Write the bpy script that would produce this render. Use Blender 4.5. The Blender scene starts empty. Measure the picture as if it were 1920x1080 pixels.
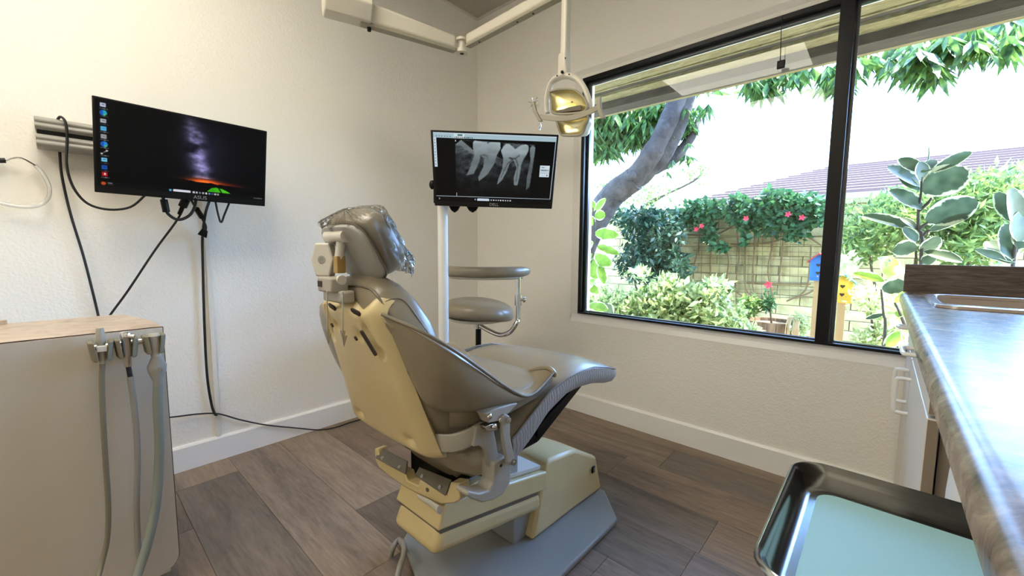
import bpy, bmesh, math, random
import numpy as np
from mathutils import Vector, Matrix
random.seed(7); rng = np.random.default_rng(7)
scene = bpy.context.scene
COL = scene.collection
R = math.radians

# ------------------------------------------------------------------ camera, sky, sun, exposure
F_PX, PITCH, ROLL, YAW, CAM_H = 768.37, 0.0942, 0.0078, 0.7350, 1.03
XW, YW, ZC = 2.184, 2.337, 2.7025          # window wall, left wall, ceiling
_fw = Vector((math.cos(YAW)*math.cos(PITCH), math.sin(YAW)*math.cos(PITCH), -math.sin(PITCH)))
_r0 = Vector((math.sin(YAW), -math.cos(YAW), 0)); _u0 = _r0.cross(_fw)
_rt = math.cos(ROLL)*_r0 + math.sin(ROLL)*_u0
_up = -math.sin(ROLL)*_r0 + math.cos(ROLL)*_u0
cam_data = bpy.data.cameras.new('camera'); cam_data.sensor_width = 36.0
cam_data.lens = F_PX/1920*36; cam_data.clip_start = 0.02; cam_data.clip_end = 200
cam = bpy.data.objects.new('camera', cam_data); COL.objects.link(cam)
M = Matrix.Identity(4)
for i, a in enumerate((_rt, _up, -_fw)):
    for k in range(3): M[k][i] = a[k]
M.translation = Vector((0, 0, CAM_H)); cam.matrix_world = M
scene.camera = cam

SUN_EL, SUN_AZ = R(58), R(-62)              # azimuth from +X towards +Y
world = bpy.data.worlds.new('sky'); scene.world = world; world.use_nodes = True
wn = world.node_tree.nodes; wl = world.node_tree.links; wn.clear()
sky = wn.new('ShaderNodeTexSky'); sky.sky_type = 'NISHITA'; sky.sun_disc = False
sky.sun_elevation = SUN_EL; sky.sun_rotation = math.pi/2 - SUN_AZ
sky.air_density = 1.0; sky.dust_density = 0.5; sky.ozone_density = 1.5
bg = wn.new('ShaderNodeBackground'); bg.inputs[1].default_value = 2.15
wo = wn.new('ShaderNodeOutputWorld'); tint = wn.new('ShaderNodeMix'); tint.data_type = 'RGBA'; tint.blend_type = 'MULTIPLY'; tint.inputs[0].default_value = 1.0
tint.inputs[7].default_value = (.78, .92, 1.15, 1); wl.new(sky.outputs[0], tint.inputs[6]); wl.new(tint.outputs[2], bg.inputs[0]); wl.new(bg.outputs[0], wo.inputs[0])
sd = bpy.data.lights.new('sun', 'SUN'); sd.energy = 15.0; sd.angle = R(0.6); sd.color = (1.0, 0.95, 0.85)
sun = bpy.data.objects.new('sun', sd); COL.objects.link(sun)
_sv = Vector((math.cos(SUN_EL)*math.cos(SUN_AZ), math.cos(SUN_EL)*math.sin(SUN_AZ), math.sin(SUN_EL)))
sun.rotation_euler = _sv.to_track_quat('Z', 'Y').to_euler(); sun.location = (6, -6, 9)
TROFFER = 6.9                               # emission of the ceiling lamp's diffuser
vs = scene.view_settings
vs.view_transform = 'Standard'; vs.look = 'None'; vs.gamma = 1.0; vs.use_curve_mapping = False
vs.exposure = 1.14
scene.cycles.max_bounces = 10; scene.cycles.diffuse_bounces = 6; scene.cycles.transparent_max_bounces = 24
scene.cycles.sample_clamp_indirect = 6.0

def P(u, v, X=None, Y=None, Z=None, D=None):
    "the point seen at photo pixel (u,v) that lies on a given plane of the room (or at depth D)"
    d = _fw + _rt*((u-960)/F_PX) + _up*((540-v)/F_PX)
    o = Vector((0, 0, CAM_H))
    if X is not None: t = X/d.x
    elif Y is not None: t = Y/d.y
    elif Z is not None: t = (Z-CAM_H)/d.z
    else: t = D
    return o + d*t

def onplane(u, v, p0, n):
    d = _fw + _rt*((u-960)/F_PX) + _up*((540-v)/F_PX); o = Vector((0, 0, CAM_H)); n = Vector(n)
    return o + d*(n.dot(Vector(p0)-o)/n.dot(d))

# ------------------------------------------------------------------ materials
def lin(h):
    if isinstance(h, str):
        h = h.lstrip('#'); c = [int(h[i:i+2], 16)/255 for i in (0, 2, 4)]
        return tuple(x/12.92 if x <= .04045 else ((x+.055)/1.055)**2.4 for x in c)+(1.0,)
    return tuple(h)+(1.0,)
class Mat:
    def __init__(s, name, color='#808080', rough=.5, metal=0.0, spec=.5, coat=0.0, **kw):
        s.m = bpy.data.materials.new(name); s.m.use_nodes = True
        s.n = s.m.node_tree.nodes; s.l = s.m.node_tree.links
        s.b = s.n['Principled BSDF']; s.out = s.n['Material Output']
        s.b.inputs['Base Color'].default_value = lin(color)
        s.b.inputs['Roughness'].default_value = rough; s.b.inputs['Metallic'].default_value = metal
        s.b.inputs['Specular IOR Level'].default_value = spec; s.b.inputs['Coat Weight'].default_value = coat
        for k, v in kw.items(): s.b.inputs[k.replace('_', ' ')].default_value = v
    def node(s, t, **kw):
        n = s.n.new(t)
        for k, v in kw.items():
            if k.startswith('i_'): n.inputs[k[2:].replace('_', ' ')].default_value = v
            else: setattr(n, k, v)
        return n
    def coord(s, scale=(1, 1, 1), which='Object', rot=(0, 0, 0)):
        c = s.node('ShaderNodeTexCoord'); m = s.node('ShaderNodeMapping')
        m.inputs['Scale'].default_value = scale; m.inputs['Rotation'].default_value = rot
        s.l.new(c.outputs[which], m.inputs['Vector']); return m.outputs[0]
    def noise(s, scale, detail=4, rough=.5, vec=None, dist=0):
        n = s.node('ShaderNodeTexNoise'); n.inputs['Scale'].default_value = scale
        n.inputs['Detail'].default_value = detail; n.inputs['Roughness'].default_value = rough
        n.inputs['Distortion'].default_value = dist
        if vec is None: vec = s.coord()
        s.l.new(vec, n.inputs['Vector']); return n.outputs['Fac']
    def ramp(s, fac, stops):
        r = s.node('ShaderNodeValToRGB'); e = r.color_ramp.elements
        while len(e) < len(stops): e.new(.5)
        for el, (p_, c) in zip(e, stops): el.position = p_; el.color = lin(c)
        s.l.new(fac, r.inputs[0]); return r.outputs[0]
    def mix(s, fac, a, b, kind='MIX'):
        m = s.node('ShaderNodeMix', data_type='RGBA', blend_type=kind)
        for sock, v in ((m.inputs[0], fac), (m.inputs[6], a), (m.inputs[7], b)):
            if hasattr(v, 'links') or hasattr(v, 'is_linked'): s.l.new(v, sock)
            elif isinstance(v, (int, float)): sock.default_value = v
            else: sock.default_value = lin(v)
        return m.outputs[2]
    def color(s, o): s.l.new(o, s.b.inputs['Base Color']); return s
    def rough(s, o): s.l.new(o, s.b.inputs['Roughness']); return s
    def bump(s, h, strength=.3, dist=.01):
        b = s.node('ShaderNodeBump'); b.inputs['Strength'].default_value = strength
        b.inputs['Distance'].default_value = dist; s.l.new(h, b.inputs['Height'])
        s.l.new(b.outputs[0], s.b.inputs['Normal']); return s
MT = {}
def mk(name, *a, **k): MT[name] = Mat(name, *a, **k); return MT[name]

w = mk('wall_paint', '#ebe7de', .55)                      # orange-peel plaster
h = w.noise(115, 3, .5, w.coord(which='Generated') if False else w.coord())
h2 = w.noise(45, 2, .5)
w.bump(w.mix(.4, h, h2),   .42, .010)
mk('trim_white', '#e9e7e2', .32)
mk('ceil_grid', '#d8d5cc', .5)
m = mk('ceil_tile', '#b9b4a8', .9)
m.color(m.ramp(m.noise(260, 4, .7), [(.3, '#8d877b'), (.55, '#c2bcb0'), (1, '#cfcabf')])); m.bump(m.noise(160, 3), .5, .01)
m = mk('wood_floor', '#6b5a4d', .42)
oi = m.node('ShaderNodeObjectInfo')
vec = m.coord((1, .12, 1)); va = m.node('ShaderNodeVectorMath', operation='ADD')
cb = m.node('ShaderNodeCombineXYZ'); mul = m.node('ShaderNodeMath', operation='MULTIPLY'); mul.inputs[1].default_value = 37.0
m.l.new(oi.outputs['Random'], mul.inputs[0]); m.l.new(mul.outputs[0], cb.inputs[0]); m.l.new(mul.outputs[0], cb.inputs[1])
m.l.new(vec, va.inputs[0]); m.l.new(cb.outputs[0], va.inputs[1])
g1 = m.noise(9, 6, .62, va.outputs[0], 1.6); g2 = m.noise(90, 4, .6, va.outputs[0], .3)
c1 = m.ramp(g1, [(.28, '#40362e'), (.47, '#6c5d50'), (.62, '#7d6d5e'), (.8, '#91806f')])
c2 = m.mix(.35, c1, m.ramp(g2, [(.3, '#5a4d42'), (.7, '#a3927f')]))
tint = m.mix(1.0, c2, m.node('ShaderNodeObjectInfo').outputs['Color'], 'MULTIPLY')
m.color(tint); m.rough(m.ramp(g2, [(.2, (.36,)*3), (.8, (.5,)*3)])); m.bump(g2, .12, .003)
mk('gap_dark', '#15110e', .9)
mk('black_frame', '#050507', .3, spec=.3)
mk('black_plastic', '#0a0a0b', .42, spec=.2)
mk('black_rubber', '#101011', .55)
mk('cream_plastic', '#d8c493', .34)
m = MT['cream_plastic']; m.color(m.ramp(m.noise(3, 3), [(.3, '#bfaa78'), (.7, '#cfbd8f')]))
m = mk('vinyl', '#9a8e7a', .29, spec=.55)
m.color(m.ramp(m.noise(5, 3), [(.3, '#7d725e'), (.7, '#90846f')])); m.bump(m.noise(420, 3), .12, .002)
m = mk('vinyl_pleat', '#8f8a84', .33)
wv = m.node('ShaderNodeTexWave', wave_type='BANDS', bands_direction='X'); wv.inputs['Scale'].default_value = 26; wv.inputs['Distortion'].default_value = 7; wv.inputs['Detail'].default_value = 2
m.l.new(m.coord(), wv.inputs[0]); m.bump(wv.outputs['Fac'], .35, .003)
mk('piping', '#6f6657', .4)
mk('grey_paint', '#a09a8d', .38)
mk('grey_plastic', '#9a9891', .4)
mk('brown_plate', '#5f584a', .45)
mk('steel', '#c8c6c0', .25, 1.0)
mk('chrome', '#e4e4e4', .09, 1.0)
m = mk('floor_plate', '#8a8c88', .5); m.bump(m.noise(500, 2), .15, .002)
mk('light_grey', '#c9c5ba', .36)
mk('lamp_cream', '#cfc8b8', .36)
mk('dark_slot', '#2a1c16', .7)
mk('pole_white', '#dcdcd8', .3)
mk('raceway', '#dedad0', .4)
mk('label_white', '#f0f0f0', .5)
mk('logo_grey', '#9a9a9c', .3, .6)
m = mk('reflector', '#d9c15a', .32, 1.0); m.color(m.ramp(m.noise(14, 2), [(.3, '#d9c878'), (.7, '#f4eecb')]))
def clear_mat(name, tint, haze, ior=1.45, rough=.06, spec=1.0):
    m = Mat(name); m.n.remove(m.b)
    tr = m.node('ShaderNodeBsdfTransparent'); tr.inputs[0].default_value = lin(tint)
    gl = m.node('ShaderNodeBsdfGlossy'); gl.inputs['Roughness'].default_value = rough
    df = m.node('ShaderNodeBsdfDiffuse'); df.inputs[0].default_value = (.9, .9, .9, 1)
    fr = m.node('ShaderNodeFresnel'); fr.inputs[0].default_value = ior
    a = m.node('ShaderNodeMixShader'); a.inputs[0].default_value = haze
    m.l.new(tr.outputs[0], a.inputs[1]); m.l.new(df.outputs[0], a.inputs[2])
    b = m.node('ShaderNodeMixShader'); m.l.new(fr.outputs[0], b.inputs[0]); m.l.new(a.outputs[0], b.inputs[1]); m.l.new(gl.outputs[0], b.inputs[2])
    m.l.new(b.outputs[0], m.out.inputs[0]); m.fr = fr; m.gl = gl; MT[name] = m; return m
clear_mat('window_glass', '#fbfdfc', .0, 1.28, .0)
m = clear_mat('plastic_film', '#ffffff', .025, 1.4, .1)
bp = m.node('ShaderNodeBump'); bp.inputs['Strength'].default_value = .7; bp.inputs['Distance'].default_value = .02
m.l.new(m.noise(30, 4, .6, dist=1.0), bp.inputs['Height']); m.l.new(bp.outputs[0], m.fr.inputs['Normal']); m.l.new(bp.outputs[0], m.gl.inputs['Normal'])
clear_mat('clear_tube', '#f4f4f0', .35, 1.45, .15)
m = mk('counter_laminate', '#75685c', .24, spec=.1)
m.color(m.ramp(m.noise(22, 6, .7, dist=.8), [(.3, '#4d4238'), (.5, '#7d6f62'), (.66, '#9b8c7a'), (.85, '#6f6c63')]))
m = mk('backsplash_wood', '#5a4a40', .35)
m.color(m.ramp(m.noise(16, 6, .65, m.coord((6, .8, 7)), .8), [(.3, '#33281f'), (.5, '#5b4c42'), (.75, '#7a695c')]))
m = mk('beige_laminate', '#bcb3a3', .42); m.bump(m.noise(220, 3), .1, .003)
m = mk('marble_laminate', '#b09b85', .32)
m.color(m.ramp(m.noise(16, 6, .65, dist=.7), [(.28, '#8f7a66'), (.5, '#b7a28c'), (.72, '#c9b9a5')]))
mk('cab_white', '#d5d0c4', .36)
mk('cab_edge', '#8b7c69', .5)
m = mk('tray_steel', '#a9abab', .2, 1.0)
mk('tray_paper', '#9cc9d2', .75)
mk('paper_white', '#d8d5cd', .7)
mk('gold_bracket', '#a5874c', .35, .4)
mk('hose_grey', '#8d8a82', .45); mk('hose_olive', '#77715f', .5); mk('hose_green', '#7f857c', .48)
# outdoors
m = mk('block', '#b4a878', .9); m.color(m.mix(1.0, m.ramp(m.noise(6, 5), [(.3, '#8f8558'), (.6, '#b5a878'), (.8, '#c6bb90')]), m.node('ShaderNodeObjectInfo').outputs['Color'], 'MULTIPLY')); m.bump(m.noise(60, 4), .5, .01)
mk('mortar', '#7d7350', .95)
m = mk('soil', '#8a7a5e', .95); m.color(m.ramp(m.noise(3, 6), [(.3, '#6e5f47'), (.7, '#a8977a')]))
m = mk('bark', '#6f6760', .9); m.color(m.ramp(m.noise(9, 6, .65), [(.3, '#2c2623'), (.55, '#463f3b'), (.8, '#5c544f')])); m.bump(m.noise(14, 5), .8, .03)
m = mk('soffit_wood', '#b5a878', .85); m.color(m.ramp(m.noise(9, 6, .7, m.coord((6, 1.2, 6)), 1.0), [(.25, '#7a6f4c'), (.5, '#b3a674'), (.75, '#d6cca4')])); m.bump(m.noise(14, 6, .7, m.coord((5, 1.2, 5)), 1.0), .9, .02)
m = mk('soffit_trim', '#6f675c', .8); m.color(m.ramp(m.noise(9, 5, .6, m.coord((5, .7, 5))), [(.3, '#463f36'), (.7, '#625a4e')]))
m = mk('roof_tile', '#5f4a43', .85, spec=.2)
mk('roof_gap', '#8a6a62', .9); mk('house_trim', '#7d6a66', .7)
mk('post_wood', '#b99a6c', .8)
m = mk('barrel_wood', '#8d6c4c', .8); m.color(m.ramp(m.noise(8, 5, .6, m.coord((2, 2, .4))), [(.3, '#5d432c'), (.7, '#a98661')]))
mk('barrel_band', '#57524b', .5, .7)
mk('birdhouse_yellow', '#d9a92e', .6); mk('birdhouse_blue', '#2f6db5', .6); mk('roof_green', '#3e7d5a', .6); mk('roof_red', '#a8322c', .6)
mk('heart_dark', '#33200f', .8)
mk('vine_stem', '#6b5536', .9); mk('twig', '#4a4034', .9); mk('wire', '#6d654a', .7)
mk('flower_red', '#d6334a', .6); mk('pot_blue', '#8fb0c8', .6)
def leaf_mat(name, c_dark, c_light, trans=.5, rough=.45, margin=None):
    m = mk(name, c_dark, rough, spec=.4)
    if margin:
        uv = m.node('ShaderNodeTexCoord'); sp = m.node('ShaderNodeSeparateXYZ'); m.l.new(uv.outputs['UV'], sp.inputs[0])
        s1 = m.node('ShaderNodeMath', operation='SUBTRACT'); s1.inputs[1].default_value = .5; m.l.new(sp.outputs[0], s1.inputs[0])
        ab = m.node('ShaderNodeMath', operation='ABSOLUTE'); m.l.new(s1.outputs[0], ab.inputs[0])
        nz = m.noise(26, 3, .6); ad = m.node('ShaderNodeMath', operation='MULTIPLY_ADD'); ad.inputs[1].default_value = .42; m.l.new(nz, ad.inputs[0]); m.l.new(ab.outputs[0], ad.inputs[2])
        g = m.ramp(m.noise(18, 4), [(.3, c_dark), (.7, c_light)])
        f = m.ramp(ad.outputs[0], [(.60, (0, 0, 0)), (.64, (1, 1, 1))])
        col = m.mix(f, g, margin)
    else:
        oi = m.node('ShaderNodeTexNoise'); oi.inputs['Scale'].default_value = 22.0; m.l.new(m.coord(), oi.inputs[0])
        col = m.ramp(oi.outputs['Fac'], [(.35, c_dark), (.65, c_light)])
    m.color(col)
    tl = m.node('ShaderNodeBsdfTranslucent'); m.l.new(col, tl.inputs[0])
    mx = m.node('ShaderNodeMixShader'); mx.inputs[0].default_value = trans
    m.l.new(m.b.outputs[0], mx.inputs[1]); m.l.new(tl.outputs[0], mx.inputs[2]); m.l.new(mx.outputs[0], m.out.inputs[0])
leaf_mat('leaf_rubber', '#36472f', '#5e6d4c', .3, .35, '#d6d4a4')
leaf_mat('leaf_rubber_sun', '#6f8f2e', '#9bb548', .5, .4, '#eee7b4')  # sunlit copy of the rubber leaf, sunlight put into the lighter colour
leaf_mat('leaf_tree', '#284424', '#6b8f42', .45)
leaf_mat('leaf_dark', '#26402c', '#3d5c40', .3)
leaf_mat('leaf_bright', '#4d6a26', '#dde09a', .5)
leaf_mat('leaf_mid', '#3f6130', '#93aa5c', .45)
leaf_mat('leaf_vine', '#274a2f', '#4d7a45', .35)
leaf_mat('leaf_pale', '#8fa35a', '#d9dcae', .5)

# ------------------------------------------------------------------ mesh helpers
OFF = {}
def catmull(pts, n=6):
    pts = [Vector(p_) for p_ in pts]
    if len(pts) < 3: return pts
    out = []
    for i in range(len(pts)-1):
        p0 = pts[max(i-1, 0)]; p1 = pts[i]; p2 = pts[i+1]; p3 = pts[min(i+2, len(pts)-1)]
        for k in range(n):
            t = k/n
            out.append(.5*((2*p1)+(p2-p0)*t+(2*p0-5*p1+4*p2-p3)*t*t+(-p0+3*p1-3*p2+p3)*t**3))
    out.append(pts[-1]); return out
class B:
    def __init__(s): s.v = []; s.f = []; s.uv = None
    def add(s, vs, fs, Mx=None):
        o = len(s.v); s.v += [tuple(Mx @ Vector(q)) if Mx is not None else tuple(q) for q in vs]
        s.f += [tuple(i+o for i in f) for f in fs]; return s
    def box(s, c, d, Mx=None):
        x, y, z = d[0]/2, d[1]/2, d[2]/2; cx, cy, cz = c
        vs = [(cx+a*x, cy+b*y, cz+e*z) for a in (-1, 1) for b in (-1, 1) for e in (-1, 1)]
        return s.add(vs, [(0, 1, 3, 2), (4, 6, 7, 5), (0, 4, 5, 1), (2, 3, 7, 6), (0, 2, 6, 4), (1, 5, 7, 3)], Mx)
    def bb(s, x0, x1, y0, y1, z0, z1, Mx=None): return s.box(((x0+x1)/2, (y0+y1)/2, (z0+z1)/2), (abs(x1-x0), abs(y1-y0), abs(z1-z0)), Mx)
    def prism(s, poly, ax, a, b, Mx=None):
        "poly: 2D points; ax 'X' -> (y,z), 'Y' -> (x,z), 'Z' -> (x,y)"
        def m3(q, t): return {'X': (t, q[0], q[1]), 'Y': (q[0], t, q[1]), 'Z': (q[0], q[1], t)}[ax]
        n = len(poly); vs = [m3(q, a) for q in poly]+[m3(q, b) for q in poly]
        return s.add(vs, [tuple(range(n)), tuple(range(2*n-1, n-1, -1))]+[(i, i+n, (i+1) % n+n, (i+1) % n) for i in range(n)], Mx)
    def loft(s, rings, cap=True, closed=True, Mx=None):
        n = len(rings[0]); vs = [q for r in rings for q in r]; fs = []
        for i in range(len(rings)-1):
            for k in range(n if closed else n-1):
                k2 = (k+1) % n; fs.append((i*n+k, i*n+k2, (i+1)*n+k2, (i+1)*n+k))
        if cap and closed: fs += [tuple(range(n-1, -1, -1)), tuple(range((len(rings)-1)*n, len(rings)*n))]
        return s.add(vs, fs, Mx)
    def tube(s, pts, r, n=8, smooth=0, ring=False, flat=None):
        "r: number or list; flat=(vector, factor) squashes the section along a vector"
        if smooth: pts = catmull(pts, smooth)
        pts = [Vector(q) for q in pts]; L = len(pts); rings = []
        rr = r if isinstance(r, (list, tuple)) else [r]*L
        if len(rr) != L: rr = [rr[0]+(rr[-1]-rr[0])*i/(L-1) if len(rr) == 2 else rr[min(int(i*(len(rr)-1)/(L-1)+.5), len(rr)-1)] for i in range(L)]
        up = None
        for i in range(L):
            a = pts[(i-1) % L] if ring else pts[max(i-1, 0)]; b = pts[(i+1) % L] if ring else pts[min(i+1, L-1)]
            t = (b-a); t = t.normalized() if t.length > 1e-9 else Vector((0, 0, 1))
            if up is None: up = t.orthogonal().normalized()
            up = up-t*up.dot(t); up = up.normalized() if up.length > 1e-6 else t.orthogonal().normalized()
            sd_ = t.cross(up)
            rg = [pts[i]+(up*math.cos(2*math.pi*k/n)+sd_*math.sin(2*math.pi*k/n))*rr[i] for k in range(n)]
            if flat: fv = Vector(flat[0]).normalized(); rg = [q-fv*((q-pts[i]).dot(fv))*(1-flat[1]) for q in rg]
            rings.append(rg)
        if ring: rings.append(rings[0])
        return s.loft(rings, cap=not ring)
    def cyl(s, a, b, r, n=16, r2=None):
        return s.tube([a, b], [r, r if r2 is None else r2], n)
    def lathe(s, prof, o=(0, 0, 0), n=20, Mx=None):
        rings = [[(o[0]+max(r, 1e-4)*math.cos(2*math.pi*k/n), o[1]+max(r, 1e-4)*math.sin(2*math.pi*k/n), o[2]+z) for k in range(n)] for r, z in prof]
        return s.loft(rings, Mx=Mx)
    def grid(s, fn, nu, nv):
        vs = [fn(i/(nu-1), j/(nv-1)) for j in range(nv) for i in range(nu)]
        return s.add(vs, [(j*nu+i, j*nu+i+1, (j+1)*nu+i+1, (j+1)*nu+i) for j in range(nv-1) for i in range(nu-1)])
    def sphere(s, c, r, n=12, m=8):
        r = r if isinstance(r, (tuple, list)) else (r, r, r)
        return s.loft([[(c[0]+r[0]*max(math.sin(math.pi*j/m), 1e-3)*math.cos(2*math.pi*k/n), c[1]+r[1]*max(math.sin(math.pi*j/m), 1e-3)*math.sin(2*math.pi*k/n), c[2]-r[2]*math.cos(math.pi*j/m)) for k in range(n)] for j in range(m+1)])
    def mesh(s, name, off=None, fix=True):
        me = bpy.data.meshes.new(name); vs = s.v
        if off is not None: vs = [(a-off[0], b-off[1], c-off[2]) for a, b, c in vs]
        me.from_pydata(vs, [], s.f)
        if fix:
            bm = bmesh.new(); bm.from_mesh(me); bmesh.ops.recalc_face_normals(bm, faces=bm.faces); bm.to_mesh(me); bm.free()
        return me
def obj(name, b, mat, parent=None, bevel=0, seg=2, smooth=40, solid=0, sub=0, kind=None, label=None, at=None, fix=True):
    off = OFF.get(parent.name, Vector()) if parent is not None else (Vector(at) if at is not None else Vector())
    me = b if isinstance(b, bpy.types.Mesh) else b.mesh(name, off, fix)
    if mat is not None and not me.materials: me.materials.append(MT[mat].m)
    o = bpy.data.objects.new(name, me); COL.objects.link(o)
    if parent is not None: o.parent = parent
    elif at is not None: o.location = at
    OFF[o.name] = off
    if smooth:
        me.polygons.foreach_set('use_smooth', [True]*len(me.polygons)); me.set_sharp_from_angle(angle=R(smooth))
    if solid:
        md = o.modifiers.new('thick', 'SOLIDIFY'); md.thickness = solid; md.offset = 0
    if bevel:
        md = o.modifiers.new('bevel', 'BEVEL'); md.width = bevel; md.segments = seg; md.limit_method = 'ANGLE'; md.angle_limit = R(35)
    if sub:
        md = o.modifiers.new('sub', 'SUBSURF'); md.levels = sub; md.render_levels = sub
    if kind: o['kind'] = kind
    if label: o['label'] = label
    return o
def tag(o, label, cat, group=None):
    o['label'] = label; o['category'] = cat
    if group: o['group'] = group
    return o
def thing(name, label, cat, loc=(0, 0, 0), group=None):
    o = bpy.data.objects.new(name, None); o.empty_display_size = .05; COL.objects.link(o); o.location = loc
    OFF[o.name] = Vector(loc); return tag(o, label, cat, group)
def struct(name, b, mat, **k): o = obj(name, b, mat, **k); o['kind'] = 'structure'; return o
def copy_part(o, parent, loc=None, rot=None):
    c = o.copy(); COL.objects.link(c); c.parent = parent
    if loc is not None: c.location = loc
    if rot is not None: c.rotation_euler = rot
    return c
def text(name, s, mat, parent, origin, xdir, ydir, size, extrude=.0004):
    "flat lettering as a mesh, origin = centre of the word"
    cu = bpy.data.curves.new(name, 'FONT'); cu.body = s; cu.size = size; cu.align_x = 'CENTER'; cu.align_y = 'CENTER'; cu.extrude = extrude
    t = bpy.data.objects.new(name, cu); COL.objects.link(t)
    dg = bpy.context.evaluated_depsgraph_get(); me = bpy.data.meshes.new_from_object(t.evaluated_get(dg))
    bpy.data.objects.remove(t); bpy.data.curves.remove(cu)
    x = Vector(xdir).normalized(); y = Vector(ydir).normalized(); z = x.cross(y)
    off = OFF.get(parent.name, Vector()) if parent is not None else Vector()
    Mx = Matrix((x, y, z)).transposed().to_4x4(); Mx.translation = Vector(origin)-off
    me.transform(Mx); me.name = name; me.materials.clear(); me.materials.append(MT[mat].m)
    o = bpy.data.objects.new(name, me); COL.objects.link(o); o.parent = parent; OFF[o.name] = off; return o
def rrect(w, h, r, n=6):
    "rounded rectangle outline about the origin"
    out = []
    for cx, cy, a0 in ((w/2-r, h/2-r, 0), (-w/2+r, h/2-r, 90), (-w/2+r, -h/2+r, 180), (w/2-r, -h/2+r, 270)):
        for k in range(n+1): a = R(a0+90*k/n); out.append((cx+r*math.cos(a), cy+r*math.sin(a)))
    return out
def lerp(a, b, t): return a+(b-a)*t
def interp(xs, ys, x): return float(np.interp(x, xs, ys))
# ------------------------------------------------------------------ the room
X0, Y0 = -2.09, -0.72
WY0, WY1, WZ0, WZ1 = -0.62, 1.413, 0.631, 2.053            # window opening
floor = struct('floor', B().bb(X0-.12, XW+.14, Y0-.12, YW+.12, -.08, -.006), 'gap_dark')
PWD, PL = .2268, 1.22
joints = {0: 2.147, 1: 1.15, 2: 1.475, 3: .62, 4: .41, 5: 1.62, 6: .884, 7: 1.95, 8: .2, -1: 1.812}
shades = {}
pal = [(.82, .84, .88), (1.0, .98, .95), (1.16, 1.1, 1.05), (.93, .92, .92), (1.08, 1.04, 1.0), (1.2, 1.16, 1.12)]
special = {(0, 1): (.78, .80, .82), (2, 1): (.66, .64, .63), (2, 0): (1.2, 1.16, 1.12), (1, 0): (1.12, 1.1, 1.08), (4, 0): (.74, .72, .66), (3, 0): (.9, .84, .78), (5, 0): (.95, .88, .8), (6, 0): (.9, .84, .78), (7, 0): (.9, .84, .78), (-1, 0): (1.05, 1.0, .96), (-1, 1): (1.0, .92, .84)}
for k in range(-11, 9):
    xa, xb = max(.27+PWD*k, X0), min(.27+PWD*(k+1), XW)
    if xb-xa < .01: continue
    j = joints.get(k, random.uniform(0, 1.2))
    ys = sorted({y for y in [j+PL*i for i in range(-4, 4)] if Y0 < y < YW} | {Y0, YW})
    for ya, yb in zip(ys[:-1], ys[1:]):
        b = B().bb(xa+.0007, xb-.0007, ya+.0007, yb-.0007, -.006, 0)
        o = obj('plank', b, 'wood_floor', floor, smooth=0)
        key = (k, 0 if ya >= j-1e-6 else (1 if yb <= j+1e-6 and yb > j-1e-6 else 2))
        c = special.get(key, random.choice(pal)); o.color = (*c, 1)
b = B()
cz0, cz1, cy1 = .577, 2.104, 1.468                          # outer edge of the splayed reveal
b.bb(XW, XW+.14, Y0-.12, YW+.12, -.08, cz0).bb(XW, XW+.14, Y0-.12, YW+.12, cz1, ZC+.1)
b.bb(XW, XW+.14, cy1, YW+.12, cz0, cz1).bb(XW, XW+.14, Y0-.12, WY0, cz0, cz1)
struct('wall_window', b, 'wall_paint', smooth=0)
struct('wall_left', B().bb(X0-.12, XW, YW, YW+.12, -.08, ZC+.1), 'wall_paint', smooth=0)
struct('wall_right', B().bb(X0-.12, XW, Y0-.12, Y0, -.08, ZC+.1), 'wall_paint', smooth=0)
struct('wall_back', B().bb(X0-.12, X0, Y0, YW, -.08, ZC+.1), 'wall_paint', smooth=0)
prof = [(0, 0), (.014, 0), (.014, .108), (.008, .118), (0, .118)]
struct('baseboard_window', B().prism([(XW-a, z) for a, z in prof], 'Y', -.13, YW-.014), 'trim_white', smooth=0)
struct('baseboard_left', B().prism([(YW-a, z) for a, z in prof], 'X', X0, XW), 'trim_white', smooth=0)
ceil = struct('ceiling', B().bb(X0-.12, XW, Y0-.12, YW, ZC+.03, ZC+.1), 'ceil_tile')
xs = [XW-.61*k for k in range(0, 8)]; xs[-1] = X0
ys = [YW, 1.78, .56, -.66, Y0]
for i in range(len(xs)-1):
    for j in range(len(ys)-1):
        if (i, j) in ((3, 1), (5, 1)): continue
        obj('ceiling_tile', B().bb(xs[i+1]+.006, xs[i]-.006, ys[j+1]+.006, ys[j]-.006, ZC+.004, ZC+.03), 'ceil_tile', ceil, smooth=0)
for x in xs[1:-1]: obj('grid_bar', B().bb(x-.012, x+.012, Y0, YW, ZC, ZC+.006).bb(x-.003, x+.003, Y0, YW, ZC+.006, ZC+.03), 'ceil_grid', ceil, smooth=0)
for y in ys[1:-1]: obj('grid_bar', B().bb(X0, XW, y-.012, y+.012, ZC+.0005, ZC+.006).bb(X0, XW, y-.003, y+.003, ZC+.006, ZC+.03), 'ceil_grid', ceil, smooth=0)
struct('trim_1', B().bb(XW-.022, XW, Y0, YW, ZC-.002, ZC+.022).bb(X0, XW-.022, YW-.022, YW, ZC-.002, ZC+.022), 'ceil_grid', smooth=0)
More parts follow.
